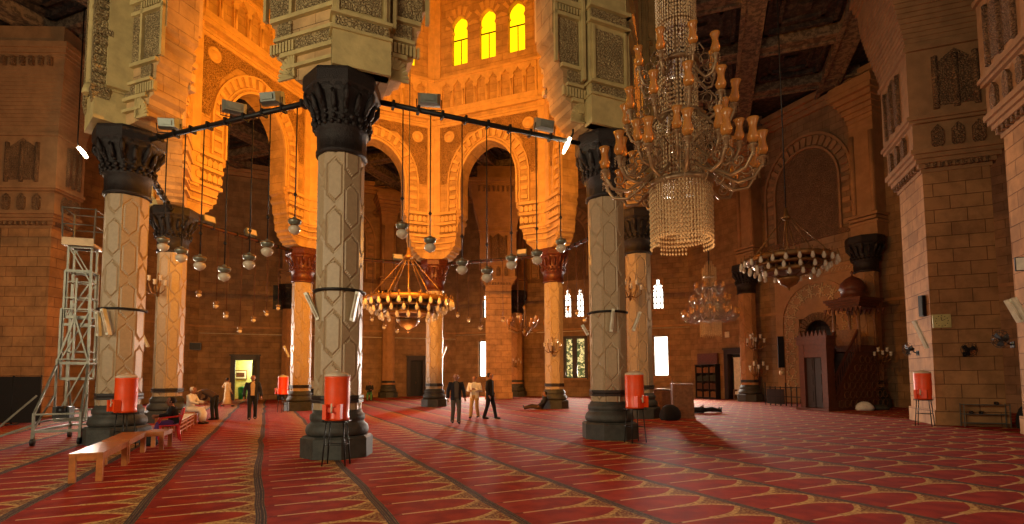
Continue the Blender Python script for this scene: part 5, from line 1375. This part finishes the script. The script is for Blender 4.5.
# low stands along the far walls
r = wall_thing('low_bookshelf', 'low dark shelf on the floor right of the open right-hand door', 'shelf', 67.5, -5.0, .55)
m = MB(); m.box(-.35, .35, -.15, .15, .0, .08); m.box(-.35, -.3, -.15, .15, 0, .7); m.box(.3, .35, -.15, .15, 0, .7); m.box(-.35, .35, -.15, .15, .35, .39); m.box(-.35, .35, -.15, .15, .68, .72); m.build('carcass', 'wood_mid', r)
m = MB(); m.box(-.25, .2, -.12, .1, .4, .6); m.build('papers', 'paper', r)

# ================================================================= PEOPLE
for nm_, c_ in (('cloth_navy', (26, 30, 40)), ('cloth_black', (20, 20, 22)), ('cloth_grey', (92, 84, 72)), ('cloth_white', (214, 208, 198)), ('cloth_cream', (206, 178, 136)), ('cloth_khaki', (176, 140, 84)),
                ('cloth_brown', (72, 52, 38)), ('cloth_stripe', (190, 160, 120)), ('cloth_purple', (86, 46, 104)), ('cloth_blue', (70, 84, 110)), ('cloth_green', (60, 110, 60)), ('cloth_light', (176, 176, 172))):
    simple(nm_, c_, .9, var=.1, bump=.004)
def V(*a): return Vector(a)
def loft(m, pts, lat, seg=14):
    """pts: (centre, rx, ry)"""
    rs = []
    for i, (c, rx, ry) in enumerate(pts):
        c = Vector(c); d = (Vector(pts[min(i + 1, len(pts) - 1)][0]) - Vector(pts[max(i - 1, 0)][0])).normalized()
        x = (lat - d * lat.dot(d)).normalized(); y = d.cross(x)
        rs.append([c + x * rx * math.cos(2 * pi * k / seg) + y * ry * math.sin(2 * pi * k / seg) for k in range(seg)])
    m.ring(rs, smooth=True)
def person(label, loc, rz, J=None, top='cloth_navy', legs='cloth_black', robe=None, jacket=None, shirt=None, hair='hair_black', cap=None, s=1.0, shoes='sole', group=None):
    r = thing('person', label, 'person', loc, rz, group, s)
    D = dict(P=V(0, 0, .95), W=V(0, 0, 1.08), C=V(0, -.0, 1.3), N=V(0, .0, 1.5), H=V(0, -.02, 1.62),
             shL=V(-.19, 0, 1.42), elL=V(-.25, .03, 1.13), haL=V(-.26, -.06, .9), shR=V(.19, 0, 1.42), elR=V(.25, .03, 1.13), haR=V(.26, -.06, .9),
             hipL=V(-.09, 0, .92), knL=V(-.1, -.02, .5), anL=V(-.1, .02, .09), hipR=V(.09, 0, .92), knR=V(.1, -.02, .5), anR=V(.1, .02, .09), toe=V(0, -.16, -.05))
    D.update(J or {})
    lat = (D['shR'] - D['shL']).normalized()
    # body: one continuous skinned surface with hands and fingers
    vs, es, rad = [], [], []
    def node(p, ra, parent=None):
        vs.append(tuple(p)); rad.append(ra); i = len(vs) - 1
        if parent is not None: es.append((parent, i))
        return i
    p = node(D['P'], .12); w = node(D['W'], .11, p); c = node(D['C'], .125, w); n = node(D['N'], .055, c); hd0 = node((D['N'] + D['H']) / 2, .055, n)
    for S, sx in (('L', -1), ('R', 1)):
        h = node(D['hip' + S], .075, p); k = node(D['kn' + S], .05, h); a = node(D['an' + S], .035, k); node(D['an' + S] + D['toe'], .03, a)
        sh = node(D['sh' + S], .055, c); e = node(D['el' + S], .038, sh); ha = D['ha' + S]; wr = node(ha, .026, e)
        d = (ha - D['el' + S]).normalized(); side = d.cross(V(0, 1, 0.01)); side = side.normalized() if side.length > .01 else V(1, 0, 0)
        palm = node(ha + d * .06, .03, wr)
        for q in range(4):
            b = node(ha + d * .10 + side * (.027 - .018 * q), .01, palm); node(ha + d * (.10 + [.05, .065, .06, .045][q]) + side * (.03 - .02 * q) + V(0, -.015, 0), .008, b)
        th = node(ha + d * .05 + V(0, -.04, 0), .011, palm); node(ha + d * .09 + V(0, -.06, 0), .009, th)
    me = bpy.data.meshes.new('body'); me.from_pydata(vs, es, []); me.update()
    tmp = bpy.data.objects.new('body', me); COL.objects.link(tmp)
    md = tmp.modifiers.new('s', 'SKIN'); md.use_smooth_shade = True
    for i, sv in enumerate(me.skin_vertices[0].data): sv.radius = (rad[i], rad[i]); sv.use_root = (i == 0)
    tmp.modifiers.new('u', 'SUBSURF').levels = 1
    dg = bpy.context.evaluated_depsgraph_get(); m2 = bpy.data.meshes.new_from_object(tmp.evaluated_get(dg)); bpy.data.objects.remove(tmp)
    b = MB(); b.add([tuple(v.co) for v in m2.vertices], [tuple(q.vertices) for q in m2.polygons], smooth=True)
    H = D['H']; up = (H - D['N']).normalized(); 
    if abs(up.z) > .85: up = V(0, 0, 1)
    fx = lat.copy(); fwd = D.get('face') or up.cross(fx) * -1
    fwd = fwd.normalized(); fx = up.cross(fwd).normalized() * -1
    HM = Matrix((fx, -fwd, up)).transposed().to_4x4(); HM.translation = H
    b.lathe([(.001, -.125), (.045, -.11), (.062, -.07), (.074, -.01), (.078, .04), (.068, .085), (.04, .112), (.001, .12)], 14, M=HM @ Matrix.Diagonal((1, 1.22, 1, 1)))
    b.tube([(0, -.088, .02), (0, -.115, -.025), (0, -.09, -.035)], [.008, .014, .008], 6, M=HM)
    b.tube([(-.025, -.086, -.06), (.025, -.086, -.06)], .007, 5, M=HM)
    for sx in (-1, 1): b.ball((sx * .08, .005, 0), .022, 6, 1.4, M=HM)
    body = b.build('body', 'skin', r)
    e = MB()
    for sx in (-1, 1): e.ball((sx * .03, -.088, .01), .009, 6, M=HM)
    e.build('eyes', 'hair_black', r)
    hm = MB(); hm.lathe([(.082, -.03), (.088, .03), (.078, .09), (.045, .125), (.001, .132)], 14, M=HM @ Matrix.Translation((0, .022, 0)) @ Matrix.Diagonal((1, 1.15, 1, 1)) @ Matrix.Rotation(-.25, 4, 'X'))
    hm.build('hair' if not cap else 'cap', cap or hair, r)
    # trousers
    if not robe:
        m = MB(); loft(m, [(D['P'] + (D['W'] - D['P']) * .55, .15, .115), (D['P'], .165, .13), (D['P'] - (D['W'] - D['P']) * .5, .15, .125)], lat)
        for S in 'LR':
            h, k, a = D['hip' + S], D['kn' + S], D['an' + S]
            m.tube([h + V(0, 0, .03), h.lerp(k, .3), h.lerp(k, .7), k, k.lerp(a, .4), a + (k - a).normalized() * .02, a - (k - a).normalized() * .03], [.095, .098, .08, .072, .07, .066, .07], 12)
        m.build('trousers', legs, r)
    for S in 'LR':
        a = D['an' + S]; m = MB(); t = a + V(0, 0, -.04); m.tube([t + V(0, .06, 0), t + V(0, .02, .005), t + D['toe'] * .6 + V(0, 0, .025), t + D['toe'] * 1.15 + V(0, 0, .04)], [.035, .045, .042, .025], 10); m.build('shoe', shoes, r)
    # upper garment
    m = MB(); P, W, C, N = D['P'], D['W'], D['C'], D['N']; g = 1.0 if not jacket else .95
    sh = (D['shL'] + D['shR']) / 2
    bottom = [] if robe else [(P - (W - P) * (.3 if not jacket else .1), .175 * g, .135 * g)]
    loft(m, bottom + [(P, .17 * g, .135 * g), (W, .16 * g, .125 * g), (W.lerp(C, .6), .175 * g, .13 * g), (C.lerp(sh, .5), .195 * g, .125 * g), (sh, .175 * g, .1 * g), (sh.lerp(N, .6), .085, .075), (N, .06, .06)], lat)
    def sleeves(m, k=1.0, cut=1.0):
        for S in 'LR':
            a_, e_, h_ = D['sh' + S], D['el' + S], D['ha' + S]
            m.tube([a_ + (C - a_) * .25, a_, a_.lerp(e_, .5), e_, e_.lerp(h_, .5 * cut), e_.lerp(h_, .97 * cut)], [.07 * k, .073 * k, .062 * k, .056 * k, .05 * k, .045 * k], 10)
    sleeves(m)
    if robe:
        zb = D.get('hem', .1); ctr = (D['anL'] + D['anR']) / 2
        if D.get('seat'):
            k = (D['knL'] + D['knR']) / 2; loft(m, [(P + V(0, .05, .05), .19, .15), (P + V(0, -.05, -.02), .2, .14), (P.lerp(k, .6), .2, .12), (k + V(0, 0, .0), .19, .1), (k + V(0, -.07, -.1), .19, .09), ((D['anL'] + D['anR']) / 2 + V(0, -.0, .04), .2, .11)], V(1, 0, 0))
        else: loft(m, [(V(ctr.x, ctr.y, zb), .25, .22), (V((ctr.x + P.x) / 2, (ctr.y + P.y) / 2, .5), .2, .17), (P, .175, .14), (W, .165, .13)], V(1, 0, 0))
    m.build('robe' if robe else ('shirt' if not jacket or shirt else 'shirt'), robe or (shirt if jacket else top) or top, r)
    if jacket:
        m = MB(); d = (P - W)
        # open front: rings with a gap
        rings = []
        for c_, rx, ry in [(P + d * .9, .2, .155), (P, .19, .15), (W, .18, .14), (W.lerp(C, .6), .195, .145), (C.lerp(sh, .5), .212, .14), (sh, .19, .115), (sh.lerp(N, .6), .1, .088)]:
            dd = (N - P).normalized(); x = (lat - dd * lat.dot(dd)).normalized(); y = dd.cross(x); row = []
            for k in range(15):
                t = pi * 1.5 + .42 + (2 * pi - .84) * k / 14; row.append(c_ + x * rx * math.cos(t) + y * ry * math.sin(t))
            rings.append(row)
        m.ring(rings, closed=False, caps=False, smooth=True); rings2 = [[p_ + (Vector(c_) - p_) * .04 for p_ in row] for row, c_ in zip(rings, [sum(row, Vector()) / len(row) for row in rings])]
        m.ring(rings2, closed=False, caps=False, smooth=True); sleeves(m, 1.15); m.build('jacket', jacket, r)
    return r
def gp(u, v): return onground(u, v)
def face_cam(p, extra=0): return math.atan2(p.x, -p.y) * -1 + extra if False else math.atan2(-p.x, p.y) + extra
walkA = dict(knL=V(-.1, -.12, .52), anL=V(-.1, -.22, .12), knR=V(.1, .0, .5), anR=V(.1, .2, .12), elL=V(-.28, .06, 1.14), haL=V(-.3, -.05, .9), elR=V(.28, .02, 1.14), haR=V(.3, -.1, .92))
p = gp(252, 420.5); person('person in dark jacket over a striped light shirt walking before the bright left door', p, face_cam(p), walkA, jacket='cloth_navy', shirt='cloth_stripe', legs='cloth_black', s=1.03)
p = gp(456, 423.5); person('balding person in dark vest and grey trousers walking forward with arms down', p, face_cam(p, .15), dict(walkA, knL=V(-.1, .0, .5), anL=V(-.12, .12, .1), knR=V(.09, -.12, .5), anR=V(.06, -.22, .1)), jacket='cloth_navy', shirt='cloth_grey', legs='cloth_grey', hair='skin', s=1.02)
p = gp(474.5, 418.5); person('person in white jacket and khaki trousers between the two dark-clad visitors', p, face_cam(p, -.3), dict(walkA, haL=V(-.12, -.2, 1.15), elL=V(-.28, -.02, 1.15), haR=V(.1, -.22, 1.2)), top='cloth_white', jacket='cloth_white', shirt='cloth_light', legs='cloth_khaki', s=.98)
p = gp(490, 419); person('person in dark jacket and jeans standing with legs apart beside the low bright window', p, face_cam(p, 1.2), dict(anL=V(-.1, .2, .09), knL=V(-.1, .06, .5), anR=V(.1, -.2, .09), knR=V(.1, -.12, .5), toe=V(0, -.16, -.05)), jacket='cloth_black', shirt='cloth_black', legs='cloth_navy', s=1.05)
p = gp(227, 407); person('barefoot-looking person in cream robe walking away beside the bright left door', p, face_cam(p, 2.2), dict(walkA, anL=V(-.1, -.25, .1), anR=V(.1, .28, .12), haR=V(.36, -.14, 1.15), elR=V(.34, .06, 1.2), hem=.18), robe='cloth_cream', s=.97)
p = gp(311, 402); person('person in pale shirt standing half hidden behind the nearest column', p, face_cam(p, .4), None, top='cloth_light', legs='cloth_navy', s=1.0)
# seated man in white and the one bending to greet him
b0 = pq(-2.55, 22.75); ry_ = CARPET_ANG + 1.15
sit = dict(seat=True, P=V(0, .02, .56), W=V(0, 0, .7), C=V(0, -.03, .92), N=V(0, -.06, 1.12), H=V(0, -.1, 1.24), shL=V(-.19, -.03, 1.04), shR=V(.19, -.03, 1.04), elL=V(-.24, -.16, .82), elR=V(.24, -.16, .82), haL=V(-.14, -.4, .76), haR=V(.14, -.42, .8),
           hipL=V(-.09, 0, .53), hipR=V(.09, 0, .53), knL=V(-.12, -.42, .5), knR=V(.12, -.42, .5), anL=V(-.12, -.44, .09), anR=V(.12, -.44, .09))
r = thing('wooden_bench', 'short wooden bench under the seated man in white', 'bench', (b0.x, b0.y, 0), CARPET_ANG, 'wooden benches in a row')
for ch in [c_ for c_ in bpy.data.objects['wooden_bench'].children]: c_ = ch.copy(); COL.objects.link(c_); c_.parent = r
r.scale = (.9, .5, .95)
person('person in white robe and white cap seated on a bench, hands held out', (b0.x + .03, b0.y, 0), ry_, sit, robe='cloth_white', cap='cloth_white')
bend = dict(P=V(0, .05, .92), W=V(0, -.06, 1.0), C=V(0, -.32, 1.13), N=V(0, -.54, 1.17), H=V(0, -.68, 1.13), shL=V(-.18, -.44, 1.13), shR=V(.18, -.44, 1.13), elL=V(-.2, -.52, .86), elR=V(.2, -.52, .86), haL=V(-.1, -.72, .74), haR=V(.1, -.72, .76),
            hipL=V(-.09, .04, .9), hipR=V(.09, .04, .9), knL=V(-.1, .04, .49), knR=V(.1, .02, .49), anL=V(-.1, .1, .09), anR=V(.1, .06, .09), face=V(0, -.7, -.7))
q = gp(213, 420); person('person in dark brown jacket bending over to greet the seated man in white', (q.x, q.y, 0), -1.75, bend, top='cloth_brown', legs='cloth_black', cap='cloth_cream')
# child on the red chair
cp = pq(-2.35, 17.0)
ch_ = {k: (Vector(v) * .8 if isinstance(v, Vector) else v) for k, v in sit.items()}
for k in ('P', 'W', 'C', 'N', 'H', 'shL', 'shR', 'elL', 'elR', 'haL', 'haR', 'hipL', 'hipR', 'knL', 'knR'): ch_[k] = ch_[k] + V(0, .08, .06)
ch_.pop('seat'); person('small dark-clad person with purple trousers seated in the red plastic chair', (cp.x, cp.y, 0), CARPET_ANG - 1.35, ch_, top='cloth_black', legs='cloth_purple')
# resting figure against the slim column
base = gp(541, 409.5)
rest = dict(P=V(0, 0, .13), W=V(0, .08, .26), C=V(0, .2, .46), N=V(0, .24, .66), H=V(0, .2, .78), shL=V(-.19, .22, .58), shR=V(.19, .22, .58), elL=V(-.3, .1, .34), elR=V(.3, .1, .34), haL=V(-.2, -.1, .2), haR=V(.2, -.12, .2),
            hipL=V(-.09, -.03, .12), hipR=V(.09, -.03, .12), knL=V(-.11, -.44, .22), knR=V(.11, -.44, .14), anL=V(-.1, -.84, .09), anR=V(.1, -.86, .09), toe=V(0, -.05, .12))
person('dark-clad person sitting on the floor against the base of the slim orange column', (base.x, base.y, 0), -pi / 2 + .1, rest, top='cloth_black', legs='cloth_brown')
lie = dict(P=V(0, 0, .13), W=V(0, .14, .13), C=V(0, .34, .14), N=V(0, .54, .15), H=V(0, .67, .13), shL=V(-.19, .46, .13), shR=V(.19, .46, .13), elL=V(-.24, .2, .1), elR=V(.24, .2, .1), haL=V(-.1, .02, .26), haR=V(.12, .0, .26),
           hipL=V(-.09, -.03, .12), hipR=V(.09, -.03, .12), knL=V(-.1, -.44, .2), knR=V(.11, -.44, .12), anL=V(-.1, -.84, .09), anR=V(.1, -.86, .09), toe=V(0, -.04, .14), face=V(0, .0, 1))
q = gp(702, 413); person('dark-clad person lying flat on the carpet right of the carved cabinet', (q.x, q.y, 0), pi / 2 + .15, lie, top='cloth_black', legs='cloth_black')
q = gp(368, 401); st2 = {k: v + V(0, 0, .3) if k not in ('anL', 'anR', 'knL', 'knR') else v for k, v in rest.items()}
person('dark figure with a green garment sitting far back just right of the nearest column', (q.x, q.y + .4, 0), .2, dict(sit), top='cloth_black', legs='cloth_green')
r = thing('stool', 'small stool under the far seated figure by the back wall', 'stool', (q.x, q.y + .42, 0))
m = MB(); m.box(-.2, .2, -.18, .2, .42, .47); m.build('seat', 'wood_dark', r)
for sx in (-1, 1):
    for sy in (-1, 1): m = MB(); m.tube([(sx * .15, sy * .14, .43), (sx * .18, sy * .17, 0)], .02, 6); m.build('leg', 'wood_dark', r)
